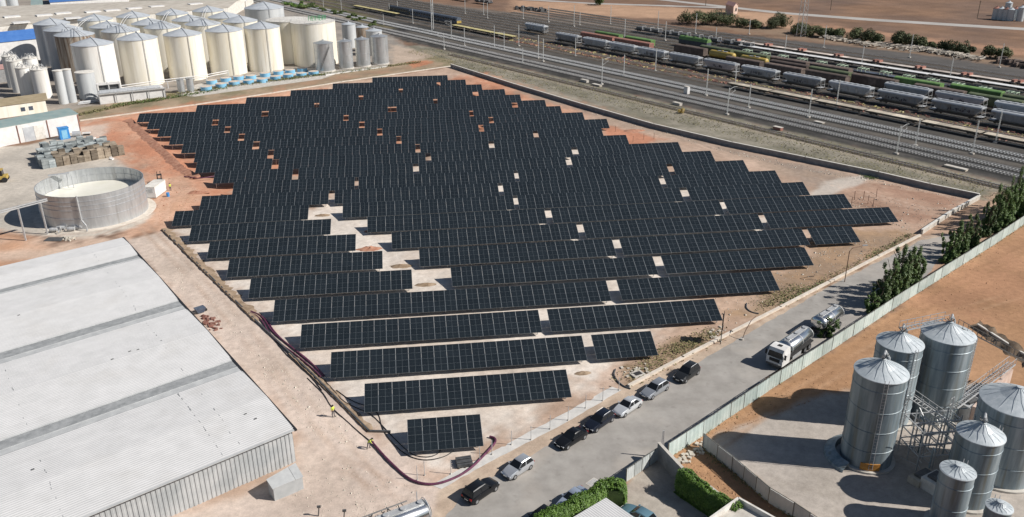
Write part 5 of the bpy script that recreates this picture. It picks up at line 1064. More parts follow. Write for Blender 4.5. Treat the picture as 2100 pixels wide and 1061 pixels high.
for i, (u, v, w_) in enumerate(GB): bush(at(u, v), w_ * random.uniform(.9, 1.5), w_ * .75, 'green scrub bush beside the tracks at upper left, %s from the left' % nth(i + 1), 'greenscrub' if i > 3 else 'hedge', 700, 'green scrub beside the tracks', 'bush', .55)
def tufts(name, label, m, n, pick, size=.35, h=.3):
    def f(k):
        P = np.array([tuple(pick()) for _ in range(k)]); P[:, 2] += rng.uniform(0, h, k); return P, np.tile(np.array([0., 0, 1.]), (k, 1))
    o = leaf_cloud(name, m, n, f, size, None, .2); return tag(o, label, 'grass', kind='stuff')
def band(p, q, sd):
    a, b_ = at(*p), at(*q)
    def f():
        x = a.lerp(b_, random.random()); c = random.gauss(0, 1); return x + Vector((random.gauss(0, sd), random.gauss(0, sd), 0))
    return f
def multi(*fs): return lambda: random.choice(fs)()
tufts('dry_grass', 'dry grass along the foot of the tank farm', M['scrub'], 5000, multi(band((160, 236), (400, 186), .9), band((400, 186), (640, 156), .9), band((640, 156), (860, 128), .9)), .45, .5)
tufts('green_weeds', 'green weeds along the foot of the tank farm', M['greenscrub'], 1600, multi(band((230, 218), (330, 205), .8), band((330, 205), (460, 182), .7), band((560, 166), (760, 142), .7)), .5, .6)
def rb():
    return rail(random.uniform(142, 157), random.uniform(-250, 20))
tufts('dry_grass', 'dry tufts between the plot wall and the tracks', M['scrub'], 9000, rb, .35, .35)
tufts('dry_grass', 'dry weeds on the earth islands beside the kerb wall', M['scrub'], 2600, multi(band((1290, 780), (1400, 705), 1.2), band((1390, 720), (1470, 680), .9), band((1560, 630), (1640, 588), .8), band((1620, 615), (1870, 480), .5)), .28, .3)
tufts('green_weeds', 'green weeds along the kerb wall and the plot corner', M['greenscrub'], 700, multi(band((1600, 625), (1690, 578), .4), band((1780, 530), (1870, 482), .5), band((1775, 362), (1795, 368), .6)), .3, .3)
tufts('dry_grass', 'dry weeds along the pale fence', M['scrub'], 2200, multi(band((1370, 935), (1600, 775), .35), band((1600, 775), (2100, 462), .4), band((1450, 925), (1640, 1075), .4)), .25, .3)
bush(at(1398, 232), 1.5, 1.6, 'small yellow green shrub in the dry strip beside the siding', 'yellow', 350, None, 'shrub', .3)
# hedges at the bottom
def hedge(name, label, pts, wd, h, n, m='hedge'):
    P = [at(u, v, 0) for u, v in pts]; tg = thing(name, label, 'hedge', P[0]); tot = [(b_ - a).length for a, b_ in zip(P[:-1], P[1:])]; o0 = P[0]
    def f(k):
        i = rng.choice(len(tot), k, p=np.array(tot) / sum(tot)); tt = rng.random(k); A = np.array([tuple(P[j]) for j in i]); B = np.array([tuple(P[j + 1]) for j in i]); X_ = A + (B - A) * tt[:, None]
        D = B - A; D /= np.linalg.norm(D, axis=1)[:, None]; Nn = np.stack([-D[:, 1], D[:, 0], 0 * D[:, 0]], 1)
        wv = 1 + .05 * np.sin(X_[:, 0] * 2.1) + .04 * np.sin(X_[:, 1] * 3.3) + .03 * np.sin(X_[:, 0] * 7 + X_[:, 1] * 5); th = rng.uniform(-.25, math.pi + .25, k); cc, ss = np.cos(th), np.sin(th)
        cc = np.sign(cc) * np.abs(cc) ** .55; ss = np.sign(ss) * np.abs(ss) ** .55; r = rng.uniform(.8, 1.04, k)
        Q = X_ + Nn * (cc * r * wd / 2 * wv)[:, None]; Q[:, 2] = np.clip(ss * r, 0.02, 2) * h * wv; dirn = Nn * cc[:, None]; dirn[:, 2] = ss
        return Q - np.array(tuple(o0)), dirn
    leaf_cloud('foliage', M[m], n * 2, f, .17, tg, .2)
    mb = MB()
    for a, b_ in zip(P[:-1], P[1:]): c = (a + b_) / 2; mb.obox(c, (b_ - a).length / 2, wd * .36, 0, h * .82, math.atan2((b_ - a).y, (b_ - a).x))
    mb.build('branch_core', M['leaf'], tg, world=True); return tg
hedge('hedge', 'clipped bright green hedge around the corner of the corrugated white roof', [(1100, 1100), (1180, 1062), (1245, 1024), (1262, 1016)], 1.7, 2.5, 9000)
hedge('hedge', 'wide clipped hedge end beside the teal car and the corrugated roof', [(1262, 1016), (1258, 1040)], 2.6, 2.6, 5000)
hedge('hedge', 'long sunlit hedge on the wall between the dark yard and the dirt path', [(1392, 1004), (1440, 1038), (1512, 1090)], 1.6, 2.9, 9000)

# loose stones and clods on the bare earth
def scatter(name, label, m, n, polys, smin, smax):
    mb = MB(); P = [[Vector((q[0], q[1], 0)) for q in at2(pl)] for pl in polys]
    for _ in range(n):
        q = random.choice(P); a, b_, c = random.sample(q, 3) if len(q) > 3 else q; r1, r2 = sorted((random.random(), random.random())); x = a * r1 + b_ * (r2 - r1) + c * (1 - r2); s_ = random.uniform(smin, smax) * (1 if random.random() < .9 else 2)
        k = random.uniform(0, 3); mb.add([(x.x + s_ * math.cos(k + j * 2.1) * random.uniform(.7, 1.2), x.y + s_ * math.sin(k + j * 2.1) * random.uniform(.7, 1.2), -.01) for j in range(3)] + [(x.x, x.y, s_ * .8)], [(0, 1, 3), (1, 2, 3), (2, 0, 3)])
    tag(mb.build(name, m), label, 'stones', kind='stuff')
scatter('clods', 'small clods and stones on the brown earth behind the green fence', M['clod'], 1800, [[(1400, 920), (1700, 740), (1750, 790), (1500, 880)], [(1750, 690), (2100, 470), (2100, 640), (1800, 700)], [(1400, 950), (1450, 940), (1600, 1055), (1560, 1061)]], .03, .09)
scatter('stones', 'small stones on the pale earth track beside the warehouse', M['stone'], 1500, [[(270, 500), (340, 490), (560, 720), (480, 700)], [(480, 700), (600, 760), (760, 920), (640, 900)], [(640, 930), (880, 1010), (800, 1061), (560, 1061)]], .03, .11)
scatter('stones', 'stones and rubble on the plot beside the railway wall', M['stone'], 1800, [[(1000, 165), (1240, 230), (1500, 310), (1300, 262)], [(1400, 290), (1800, 370), (1980, 410), (1600, 340)], [(1700, 400), (1980, 412), (1880, 480), (1800, 440)], [(1420, 600), (1640, 520), (1860, 475), (1480, 680)]], .05, .18)
scatter('clods', 'red clods along the trench at the left plot edge', M['redearth'], 700, [[(200, 270), (290, 250), (400, 360), (340, 380)], [(300, 380), (410, 380), (400, 440), (330, 460)]], .05, .15)
# ------------------------------------------------------------------ fences on the right
def panel_fence(name, label, pts, pitch, h, m, mpost, thick=.05, lean=0.0, topbar=True):
    P = [at(u, v, 0) for u, v in pts]; tg = thing(name, label, 'fence', P[0]); acc = []
    for a, b_ in zip(P[:-1], P[1:]):
        n = max(1, round((b_ - a).length / pitch))
        acc += [(a.lerp(b_, k / n), a.lerp(b_, (k + 1) / n)) for k in range(n)]
    for a, b_ in acc:
        d = (b_ - a).normalized(); an = math.atan2(d.y, d.x); c = (a + b_) / 2 + Vector((random.uniform(-.03, .03), random.uniform(-.03, .03), 0)); hh = h * random.uniform(.96, 1.03)
        mb = MB(); n = 8; L = (b_ - a).length - .1; q = []; nn = Vector((-d.y, d.x, 0))
        for k in range(n + 1):
            x = c + d * (L * (k / n - .5)); o = nn * (.02 if k % 2 else -.02)
            q.append((x + o, x + o + Vector((0, 0, hh)) + nn * random.uniform(-.02, .02)))
        vs = [tuple(p) for s_ in (0, 1) for p in [a_[0] + nn * (thick * (s_ - .5)) for a_ in q] + [a_[1] + nn * (thick * (s_ - .5)) for a_ in q]]; N = n + 1; F = []
        for s_ in (0, 1):
            for k in range(n): F.append((s_ * 2 * N + k, s_ * 2 * N + k + 1, s_ * 2 * N + N + k + 1, s_ * 2 * N + N + k))
        for k in range(n): F.append((N + k, N + k + 1, 3 * N + k + 1, 3 * N + k))
        mb.add(vs, F); mb.build('fence_panel', m, tg, world=True)
        mb = MB(); mb.obox(a, .05, .05, -.1, h + .12, an); mb.build('fence_post', mpost, tg, world=True)
    if topbar:
        mb = MB()
        for a, b_ in zip(P[:-1], P[1:]): mb.beam(a + Vector((0, 0, h + .06)), b_ + Vector((0, 0, h + .06)), .06)
        mb.build('top_rail', mpost, tg, world=True)
    return tg
panel_fence('sheet_fence', 'long pale green sheet fence along the right side of the road', [(1369, 941), (1440, 894), (1575, 802), (1705, 718), (1846, 624), (2041, 500), (2130, 440)], 2.95, 2.1, M['fencepanel'], M['post'])
panel_fence('sheet_fence', 'grey sheet fence curving between the dirt path and silo yard', [(1441, 918), (1500, 965), (1575, 1030), (1625, 1061), (1690, 1105)], 2.4, 1.9, M['fencegrey'], M['post'])
panel_fence('mesh_fence', 'short grey sheet fence at the road end of the shaded small yard', [(1284, 988), (1346, 945)], 1.3, 1.7, M['fencegrey'], M['post'])
gp_ = thing('gate_post', 'tall lattice gate post at the near end of the green fence', 'post', at(1357, 938))
for dx in (-.18, .18): m = MB(); m.beam((dx, 0, -.1), (dx * .3, 0, 3.7), .09); m.build('leg', M['lsteel'], gp_)
mb = MB(); [mb.beam((-.17 * (1 - k / 11), 0, .3 * k), (.17 * (1 - k / 11), 0, .3 * k + .3), .04) for k in range(11)]; mb.build('bracing', M['lsteel'], gp_)
mb = MB(); c = at(1440, 900)
for k in range(60): p = at(1372 + k * 1.15, 944 - k * .66) + Vector((random.gauss(.5, .4), random.gauss(-.7, .4), 0)); q = random.uniform(.08, .25); mb.obox(p, q, q * .7, -.02, q, random.uniform(0, 3))
tag(mb.build('rubble', M['stone']), 'pale rubble at the foot of the green fence beside the dirt path', 'rubble', kind='stuff')
# shaded small yard: wall, corrugated roof, flat roofed building
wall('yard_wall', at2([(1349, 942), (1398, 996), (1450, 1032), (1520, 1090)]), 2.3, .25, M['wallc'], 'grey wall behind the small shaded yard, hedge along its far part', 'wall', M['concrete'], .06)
q = [at(u, v, 3.0) for u, v in ((1170, 1061), (1228, 1019.5), (1243, 1020.5), (1301, 1061))]; e1 = (q[3] - q[2]).normalized(); e0 = (q[0] - q[1]).normalized()
cr = thing('corrugated_shed', 'white corrugated shed roof cut by the bottom edge beside the hedge', 'shed', (q[1].x, q[1].y, 0)); o0 = q[1]; e2 = Vector((-e1.y, e1.x, 0)); wdt = abs((q[0] - q[2]).dot(e2)) + 4
mb = MB(); P = []; F = []; n = 64
for i in range(n + 1):
    x = -wdt * i / n
    for y in (0, 3, 7): p = q[2] + e2 * x * (1 if e2.dot(q[0] - q[2]) < 0 else -1) + e1 * y; P.append((p.x, p.y, 3.0 + (.035 if i % 2 else 0)))
for i in range(n): F += [(i * 3, i * 3 + 1, i * 3 + 4, i * 3 + 3), (i * 3 + 1, i * 3 + 2, i * 3 + 5, i * 3 + 4)]
mb.add(P, F); mb.build('roof', M['whroof'], cr, world=True)
mb = MB(); sgn = (1 if e2.dot(q[0] - q[2]) < 0 else -1)
mb.prism([(q[2] + e2 * x * sgn + e1 * y)[:2] for x, y in ((-.1, .1), (-wdt + .1, .1), (-wdt + .1, 6.9), (-.1, 6.9))], -.1, 2.97); mb.build('wall', M['offwhite'], cr, world=True)
q = [at(u, v, 3.0) for u, v in ((1445, 1075), (1514, 1025.5), (1590, 1068), (1520, 1120))]
fb = thing('flat_roof_building', 'low building with flat concrete roof and parapet at the bottom edge', 'building', (q[1].x, q[1].y, 0))
mb = MB(); mb.prism([p[:2] for p in q], -.1, 2.75); mb.build('wall', M['concrete'], fb, world=True)
mb = MB()
for a, b_ in zip(q, q[1:] + q[:1]): d = b_ - a; mb.obox(((a + b_) / 2), d.length / 2, .12, 2.752, 3.35, math.atan2(d.y, d.x))
mb.build('parapet', M['offwhite'], fb, world=True)
# ------------------------------------------------------------------ silos on the right
SILO = [((1812, 738), 13.0, 2.78, 1.35, 'nearest tall metal silo, half in shade, with orange door at its foot'), ((1850, 682), 12.0, 2.6, 1.25, 'tall metal silo behind the one with the orange door'), ((1950, 662), 12.5, 3.0, 1.4, 'widest tall metal silo, right of the group, stained sides'), ((2092, 795), 11.0, 3.55, 1.6, 'big metal silo cut by the right picture edge'), ((2017, 868), 9.6, 2.25, 1.2, 'medium metal silo with bright cone in front of the edge silo'), ((1967, 955), 7.2, 1.6, .55, 'short slim pale blue silo with ladder in the front'), ((2052, 1030), 5.6, 1.15, .5, 'smallest capped silo at the lower right corner')]
for i, ((u, v), H, r, cone, lb) in enumerate(SILO):
    c = at(u, v, H); tg = thing('grain_silo', lb, 'silo', (c.x, c.y, 0), 0, 'metal silos in the yard at right'); h = H - cone
    mb = MB(); pr_ = []; z = 0
    while z < h - .05: pr_ += [(r, z), (r + .025, z + .11)]; z += .22
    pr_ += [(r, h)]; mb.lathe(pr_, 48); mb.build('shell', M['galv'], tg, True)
    mb = MB(); nn = 32
    pts = [(r + .12, h - .06), (r + .1, h + .02), (r * .5, h + cone * .5), (.3, h + cone), (.3, h + cone + .12), (.01, h + cone + .15)]; mb.lathe(pts, 48)
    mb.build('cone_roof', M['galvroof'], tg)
    mb = MB()
    for k in range(nn // 2): a = k * 4 * math.pi / nn; mb.beam((r * math.cos(a), r * math.sin(a), h + .05), (.3 * math.cos(a), .3 * math.sin(a), h + cone + .02), .028)
    mb.build('roof_ribs', M['galvroof'], tg)
    mb = MB(); nh = max(2, int(h / 2.4))
    for k in range(1, nh + 1): z = h * k / (nh + .5); mb.lathe([(r + .02, z - .05), (r + .07, z), (r + .02, z + .05)], 40)
    mb.build('hoop', M['galv'], tg, True)
    a = -1.9 + i * .5; ca, sa = math.cos(a), math.sin(a); tx = Vector((-sa, ca, 0)) * .2; mb = MB(); b0 = Vector((ca * (r + .18), sa * (r + .18), 0))
    for sg in (-1, 1): mb.beam(b0 + tx * sg + Vector((0, 0, .5)), b0 + tx * sg + Vector((0, 0, h + .4)), .05)
    zz = .6
    while zz < h: mb.beam(b0 - tx + Vector((0, 0, zz)), b0 + tx + Vector((0, 0, zz)), .035); zz += .4
    mb.build('ladder', M['lsteel'], tg)
    mb = MB(); mb.lathe([(r + .45, -.1), (r + .45, .22), (r, .24)], 40); mb.build('plinth', M['concrete'], tg)
    if i in (0, 1, 2, 4):
        mb = MB(); mb.tube([(0, 0, h + cone), (0, 0, h + cone + .7), (.3, .4, h + cone + .9), (r * .75, r * .75, h + .3), (r * .85, r * .85, 1.0)], .12, 6); mb.build('fill_pipe', M['lsteel'], tg)
        mb = MB()
        for k in range(7): aa = random.uniform(0, 6.28); mb.beam((0, 0, h + cone + .1), (math.cos(aa) * .5, math.sin(aa) * .5, h + cone + random.uniform(.3, .8)), .06)
        mb.build('top_gear', M['steel'], tg)
    if i == 0:
        fa = math.atan2(CC[1] - c.y, CC[0] - c.x) + .25; mb = MB(); mb.lathe([(r + .1, .25), (r + .12, 1.15), (r + .02, 1.16)], 8, arc=.75, a0=fa - .37); mb.build('orange_door', M['orange'], tg)
        mb = MB(); mb.lathe([(r + .6, -.1), (r + .6, .9), (r + 1.7, .3), (r + 1.8, -.1)], 20, arc=2.2, a0=fa - 2.9); mb.build('ramp_skirt', M['galv'], tg)
# conveyor, catwalks and steelwork between silos
C_ = [at(u, v, H) for (u, v), H, *_ in SILO]
def truss(name, label, p, q, wd, m, rails=True):
    tg = thing(name, label, 'gangway', (p.x, p.y, 0)); d = (q - p).normalized(); s_ = d.cross(Vector((0, 0, 1))).normalized() * wd / 2; mb = MB()
    for sg in (-1, 1):
        mb.beam(p + s_ * sg, q + s_ * sg, .12); mb.beam(p + s_ * sg + Vector((0, 0, .9)), q + s_ * sg + Vector((0, 0, .9)), .05)
        n = int((q - p).length / .9)
        for k in range(n + 1): x = p.lerp(q, k / n) + s_ * sg; mb.beam(x, x + Vector((0, 0, .9)), .04)
    mb.build('side_rails', m, tg, world=True); mb = MB(); n = int((q - p).length / .5)
    for k in range(n + 1): x = p.lerp(q, k / n); mb.beam(x - s_, x + s_, .07)
    mb.build('deck', m, tg, world=True); return tg
truss('catwalk', 'steel catwalk joining the tops of the two rear silos', C_[1] + Vector((.2, .6, .1)), C_[2] + Vector((-.2, .6, .1)), .8, M['lsteel'])
truss('conveyor', 'long inclined steel conveyor rising beside the silos to the right', at(1955, 835, 3.0), at(2075, 745, 3.2), .9, M['lsteel'])
truss('conveyor', 'steel conveyor from the rear silo top running to the right edge', C_[2] + Vector((1.2, -.2, -.6)), at(2110, 745, 5), .8, M['steel'])
truss('catwalk', 'low steel gangway between the nearest silo and the middle of the group', at(1870, 815, 4.5), at(1962, 880, 3.5), .8, M['lsteel'])
st = thing('silo_steelwork', 'tangle of grey steel frames, stairs and pipes standing between the silos', 'steelwork', at(1900, 960))
mb = MB(); ctr = at(1905, 950); pst = []
for i in range(4):
    for j in range(3): p = ctr + Vector((i * 1.9 - 2.2, j * 1.9 - 1.0, 0)); pst.append(p); mb.beam(p + Vector((0, 0, -.1)), p + Vector((0, 0, 5.6 + (i + j) % 2 * 1.2)), .12)
mb.build('columns', M['lsteel'], st, world=True); mb = MB()
for z in (1.8, 3.4, 5.0):
    for i in range(4): mb.beam(pst[i * 3] + Vector((0, 0, z)), pst[i * 3 + 2] + Vector((0, 0, z)), .1)
    for j in range(3): mb.beam(pst[j] + Vector((0, 0, z)), pst[9 + j] + Vector((0, 0, z)), .1)
for k in range(40): p = random.choice(pst) + Vector((0, 0, random.uniform(.2, 5))); q = p + Vector((random.uniform(-1.9, 1.9), random.uniform(-1.9, 1.9), random.uniform(-1.5, 1.5))); mb.beam(p, q, .05)
mb.build('bracing', M['lsteel'], st, world=True)
for k in range(7): mb = MB(); p = ctr + Vector((random.uniform(-2, 4), random.uniform(-2, 3), 0)); mb.tube([p + Vector((0, 0, .2)), p + Vector((0, 0, 2 + k * .5)), p + Vector((random.uniform(-1.5, 1.5), random.uniform(-1.5, 1.5), 2.6 + k * .5))], .1, 5); mb.build('pipe', M['galv'], st, world=True)
for (u, v, w_, d_, h, m, lb) in ((1915, 1000, 1.3, .9, 1.4, 'offwhite', 'small pale machine box at the foot of the silo steelwork'), (1890, 985, 1.6, .7, .8, 'beigedeck', 'tan machine bed at the foot of the silo steelwork'), (1980, 855, 1.5, 1.1, 2.4, 'lsteel', 'grey machine cabinet under the conveyor')):
    tg = thing('machine_box', lb, 'machine', at(u, v), .4); mb = MB(); mb.box(-w_, w_, -d_, d_, 0, h); mb.build('housing', M[m], tg); mb = MB(); mb.box(-w_ * .6, w_ * .6, -d_ * .6, d_ * .6, h, h + .3); mb.build('cover', M['steel'], tg)
q = [at(u, v) for u, v in ((1985, 870), (2062, 790), (2085, 812), (2020, 890))]
pw = thing('silo_side_wall', 'tan plastered wall slab under the inclined conveyor', 'wall', q[0]); mb = MB(); mb.prism([p[:2] for p in (q[0], q[1], q[1] + Vector((.3, -.3, 0)), q[0] + Vector((.3, -.3, 0)))], -.1, 2.6); mb.build('masonry', M['brick'], pw, world=True)
bk = bank('earth_bank', at2([(2010, 668), (2060, 700), (2130, 752)]), 2.2, 1.1, M['earth'], None, None, -1); tag(bk, kind='structure')
tg = thing('steel_gutter', 'pale beam along the top of the earth bank behind the silos', 'beam', at(2005, 668)); mb = MB(); mb.beam(at(2005, 665, .6), at(2130, 745, .6), .3, .25); mb.build('beam', M['coping'], tg, world=True)
# ------------------------------------------------------------------ cars
def car_meshes(kind):
    """side profile per body style; x forward"""
    D = {'hatch': dict(L=4.05, W=1.74, hood=1.25, wsb=.62, wst=-.10, rt=-1.55, rb=-1.92, belt=.92, roof=1.47, tail=-2.0), 'suv': dict(L=4.45, W=1.86, hood=1.32, wsb=.85, wst=.15, rt=-1.75, rb=-2.05, belt=1.02, roof=1.66, tail=-2.18), 'sedan': dict(L=4.5, W=1.78, hood=1.2, wsb=.75, wst=.0, rt=-1.05, rb=-1.62, belt=.92, roof=1.43, tail=-2.2), 'wagon': dict(L=4.6, W=1.80, hood=1.22, wsb=.80, wst=.05, rt=-1.75, rb=-2.12, belt=.93, roof=1.48, tail=-2.25)}
    return D[kind]
def car(name, label, kind, c, rot, paint, rails_=False, cat='car'):
    d = car_meshes(kind); L, W = d['L'], d['W']; hw = W / 2; tg = thing(name, label, cat, (c[0], c[1], .02), rot); be = d['belt']; f = L / 2; r = -L / 2
    def ring(x, z0, zt, w_, wt): return [(x, -w_ * .93, z0), (x, -w_, z0 + .18), (x, -w_, zt - .20), (x, -wt, zt), (x, wt, zt), (x, w_, zt - .20), (x, w_, z0 + .18), (x, w_ * .93, z0)]
    hz = be - .10
    S = [ring(r, .42, be - .16, hw * .86, hw * .74), ring(r + .12, .26, be - .04, hw * .95, hw * .82), ring(r + .55, .2, be, hw, hw * .88), ring(d['rb'] + .5, .2, be, hw, hw * .9), ring(0, .2, be, hw, hw * .9), ring(d['wsb'], .2, be, hw, hw * .88), ring(d['wsb'] + .45, .2, be - .06, hw, hw * .85), ring(f - .45, .22, hz - .08, hw * .97, hw * .78), ring(f - .12, .26, hz - .2, hw * .9, hw * .7), ring(f, .36, hz - .32, hw * .78, hw * .62)]
    mb = MB(); mb.loft(S); body = mb.build('body', paint, tg, True)
    ro = d['roof']; wr = hw * .70; wb = hw * .89
    A = [(d['wsb'], -wb, be - .02), (d['wsb'], wb, be - .02), (d['rb'], wb, be - .02), (d['rb'], -wb, be - .02)]; B = [(d['wst'], -wr, ro - .05), (d['wst'], wr, ro - .05), (d['rt'], wr, ro - .06), (d['rt'], -wr, ro - .06)]
    mb = MB(); mb.add(A + B, [(0, 1, 5, 4), (1, 2, 6, 5), (2, 3, 7, 6), (3, 0, 4, 7)]); mb.build('cabin', paint, tg)
    mb = MB(); mb.loft([[(d['rt'] - .02, -wr - .01, ro - .07), (d['rt'] - .02, wr + .01, ro - .07), (d['rt'] + .1, wr * .9, ro - .02), (d['rt'] + .1, -wr * .9, ro - .02)], [(d['rt'] * .5, -wr - .01, ro - .06), (d['rt'] * .5, wr + .01, ro - .06), (d['rt'] * .5, wr * .88, ro + .03), (d['rt'] * .5, -wr * .88, ro + .03)], [(d['wst'] + .02, -wr - .01, ro - .07), (d['wst'] + .02, wr + .01, ro - .07), (d['wst'] - .08, wr * .9, ro - .01), (d['wst'] - .08, -wr * .9, ro - .01)]]); mb.build('roof', paint, tg, True)
    def pane(nm, a, b_, c_, e, ins=.07, off=.012):
        P = [Vector(p) for p in (a, b_, c_, e)]; m_ = sum(P, Vector()) / 4; n = (P[1] - P[0]).cross(P[3] - P[0]).normalized()
        if n.dot(m_ - Vector((-.5, 0, 1.0))) < 0: n = -n
        q = [p + (m_ - p).normalized() * ins + n * off for p in P]; mb = MB(); mb.add([tuple(x) for x in q] + [tuple(x - n * .008) for x in q], [(0, 1, 2, 3), (0, 1, 5, 4), (1, 2, 6, 5), (2, 3, 7, 6), (3, 0, 4, 7)]); mb.build(nm, M['glass'], tg)
    pane('windscreen', A[0], A[1], B[1], B[0]); pane('rear_window', A[2], A[3], B[3], B[2])
    for sd in (0, 1):
        a0, a1 = (A[0], A[3]) if sd == 0 else (A[1], A[2]); b0, b1 = (B[0], B[3]) if sd == 0 else (B[1], B[2])
        lp_ = lambda p, q, t_: tuple(Vector(p).lerp(Vector(q), t_)); pane('side_window', a0, lp_(a0, a1, .48), lp_(b0, b1, .45), b0, .05); pane('side_window', lp_(a0, a1, .5), a1, b1, lp_(b0, b1, .48), .05)
    for x in (f - .78, r + .74):
        for y in (-1, 1):
            yy = y * (hw - .09); mb = MB(); mb.lathe([(.2, yy - .11), (.31, yy - .1), (.32, yy), (.31, yy + .1), (.2, yy + .11)], 18, x, .32, 'y'); wl = mb.build('wheel', M['rubber'], tg, True)
            mb = MB(); mb.lathe([(.01, yy + y * .115), (.21, yy + y * .10)], 14, x, .32, 'y'); mb.build('rim', M['rim'], wl)
    for y in (-1, 1):
        mb = MB(); mb.box(f - .20, f - .06, y * hw * .66 - .16, y * hw * .66 + .16, hz - .36, hz - .22); mb.build('headlight', M['lamp'], tg)
        mb = MB(); mb.box(r - .005, r + .1, y * hw * .70 - .14, y * hw * .70 + .14, be - .34, be - .12); mb.build('taillight', M['redlamp'], tg)
        mb = MB(); mb.box(d['wsb'] - .3, d['wsb'] - .12, y * (hw + .07) - .09, y * (hw + .07) + .09, be, be + .14); mb.build('mirror', paint, tg)
    mb = MB(); mb.box(f - .02, f + .012, -.26, .26, .42, .53); mb.build('front_plate', M['plate'], tg); mb = MB(); mb.box(r - .02, r + .01, -.26, .26, .52, .63); mb.build('rear_plate', M['plate'], tg)
    mb = MB(); mb.box(r + .35, f - .35, -hw + .06, hw - .06, .17, .3); mb.build('sill', M['black'], tg)
    if rails_:
        for y in (-1, 1): mb = MB(); mb.tube([(d['wst'] - .2, y * wr * .93, ro), (d['wst'] - .3, y * wr * .93, ro + .07), (d['rt'] + .3, y * wr * .93, ro + .07), (d['rt'] + .2, y * wr * .93, ro)], .025, 4); mb.build('roof_rail', M['lsteel'], tg)
    return tg
def paint(n, c, r=.22, m_=.25): return mat(n, c, tuple(x * 1.12 for x in c), 1.5, r, m_)
PB = paint('black_car_paint', (.012, .013, .016)); PS = paint('silver_car_paint', (.50, .52, .55), .28, .55); PG = paint('grey_silver_paint', (.36, .38, .41), .28, .55); PW = paint('pale_silver_paint', (.62, .64, .66), .3, .45); PN = paint('navy_black_paint', (.014, .018, .03)); PD = paint('dark_grey_paint', (.025, .027, .03)); PL = paint('light_blue_grey_paint', (.40, .46, .56), .28, .5)
F_, B_ = ROADROT, ROADROT + math.pi
car('parked_car', 'black hatchback with red tail lights, leftmost car parked along the kerb', 'suv', (5.75, -7.75), F_ + .03, PB)
car('parked_car', 'silver hatchback parked alone between the black cars on the kerb side', 'hatch', (10.25, -4.35), B_, PS)
car('parked_car', 'glossy black saloon car behind the silver hatchback, tail against a black estate', 'sedan', (17.35, .45), B_ - .02, PB)
car('parked_car', 'black estate car with pale roof rails, parked nose to tail behind the saloon', 'wagon', (21.45, 3.5), B_ + .02, PN, True)
car('parked_car', 'pale silver saloon car between the black estate and the grey hatchback', 'sedan', (25.7, 6.2), B_, PW)
car('parked_car', 'grey silver wagon parked between the pale saloon and the black SUV', 'wagon', (30.3, 9.7), B_ - .02, PG)
car('parked_car', 'black SUV with bright roof rails, farthest car of the kerb row', 'suv', (35.7, 13.0), B_ + .02, PD, True)
car('parked_car', 'pale blue grey saloon parked at the hedge on the near side of the road', 'sedan', (15.35, -10.7), B_, PL)
car('parked_car', 'dark car at the bottom edge, in front of the pale saloon by the hedge', 'hatch', (11.2, -13.4), B_, PB)
car('parked_car', 'teal car with its bonnet toward the hedge beside the corrugated roof', 'hatch', (21.6, -14.0), 2.25, M['tealcar'])
# ------------------------------------------------------------------ tanker lorry and trailers
def steel_tank(tg, x0, x1, zc, ry, rz_, nm='tank'):
    mb = MB(); P = []
    for x, k in ((x0, .5), (x0 + .12, .82), (x0 + .4, 1.0), (x1 - .4, 1.0), (x1 - .12, .82), (x1, .5)): P.append([(x, ry * k * math.cos(a), zc + rz_ * k * math.sin(a)) for a in np.linspace(0, 2 * math.pi, 25)[:-1]])
    mb.loft(P); mb.build(nm, M['polish'], tg, True)
    mb = MB(); mb.box(x0 + .6, x1 - .6, -.32, .32, zc + rz_ - .03, zc + rz_ + .04)
    for y in (-.34, .34): mb.beam((x0 + .6, y, zc + rz_ + .09), (x1 - .6, y, zc + rz_ + .09), .05)
    mb.build('walkway', M['lsteel'], tg); n = max(2, int((x1 - x0) / 1.8))
    for k in range(n): x = x0 + (x1 - x0) * (k + .5) / n; mb = MB(); mb.cyl(x, 0, zc + rz_, zc + rz_ + .2, .3, 14); mb.build('manhole', M['lsteel'], tg)
    mb = MB()
    for x in (x0 + .45, (x0 + x1) / 2, x1 - .45): mb.lathe([(1.0, x - .05), (1.012, x - .05), (1.012, x + .05), (1.0, x + .05)], 24, 0, 0, 'x')
    mb.v = [(x, y * (ry + .012), zc + z * (rz_ + .012)) for x, y, z in mb.v]; mb.build('band', M['lsteel'], tg)
M['polish'] = mat('polished_steel', (.60, .62, .64), (.74, .75, .76), .8, .2, .95)
def wheels(tg, xs, hw=1.0, r=.5):
    for x in xs:
        for y in (-hw, hw):
            mb = MB(); mb.lathe([(.27, y - .15), (r, y - .14), (r, y + .14), (.27, y + .15)], 18, x, r, 'y'); w_ = mb.build('wheel', M['rubber'], tg, True); s_ = 1 if y > 0 else -1
            mb = MB(); mb.lathe([(.01, y + s_ * .10), (.28, y + s_ * .152)], 12, x, r, 'y'); mb.build('rim', M['rim'], w_)
lc = Vector((52.0, 16.5, .02)); lr = thing('tanker_lorry', 'white cab lorry with polished steel tank on the road by the fence', 'lorry', lc, B_)
mb = MB(); mb.loft([[(x, -1.22, .55), (x, 1.22, .55), (x, 1.22, 2.0), (x, 1.1, zt), (x, -1.1, zt), (x, -1.22, 2.0)] for x, zt in ((2.6, 2.95), (3.2, 3.05), (4.3, 2.95))] + [[(4.72, -1.2, .6), (4.72, 1.2, .6), (4.72, 1.2, 1.75), (4.5, 1.05, 2.55), (4.5, -1.05, 2.55), (4.72, -1.2, 1.75)]]); mb.build('cab', M['white'], lr)
mb = MB(); mb.add([(4.735, -1.08, 1.72), (4.735, 1.08, 1.72), (4.53, .98, 2.5), (4.53, -.98, 2.5)], [(0, 1, 2, 3)]); mb.build('windscreen', M['glass'], lr)
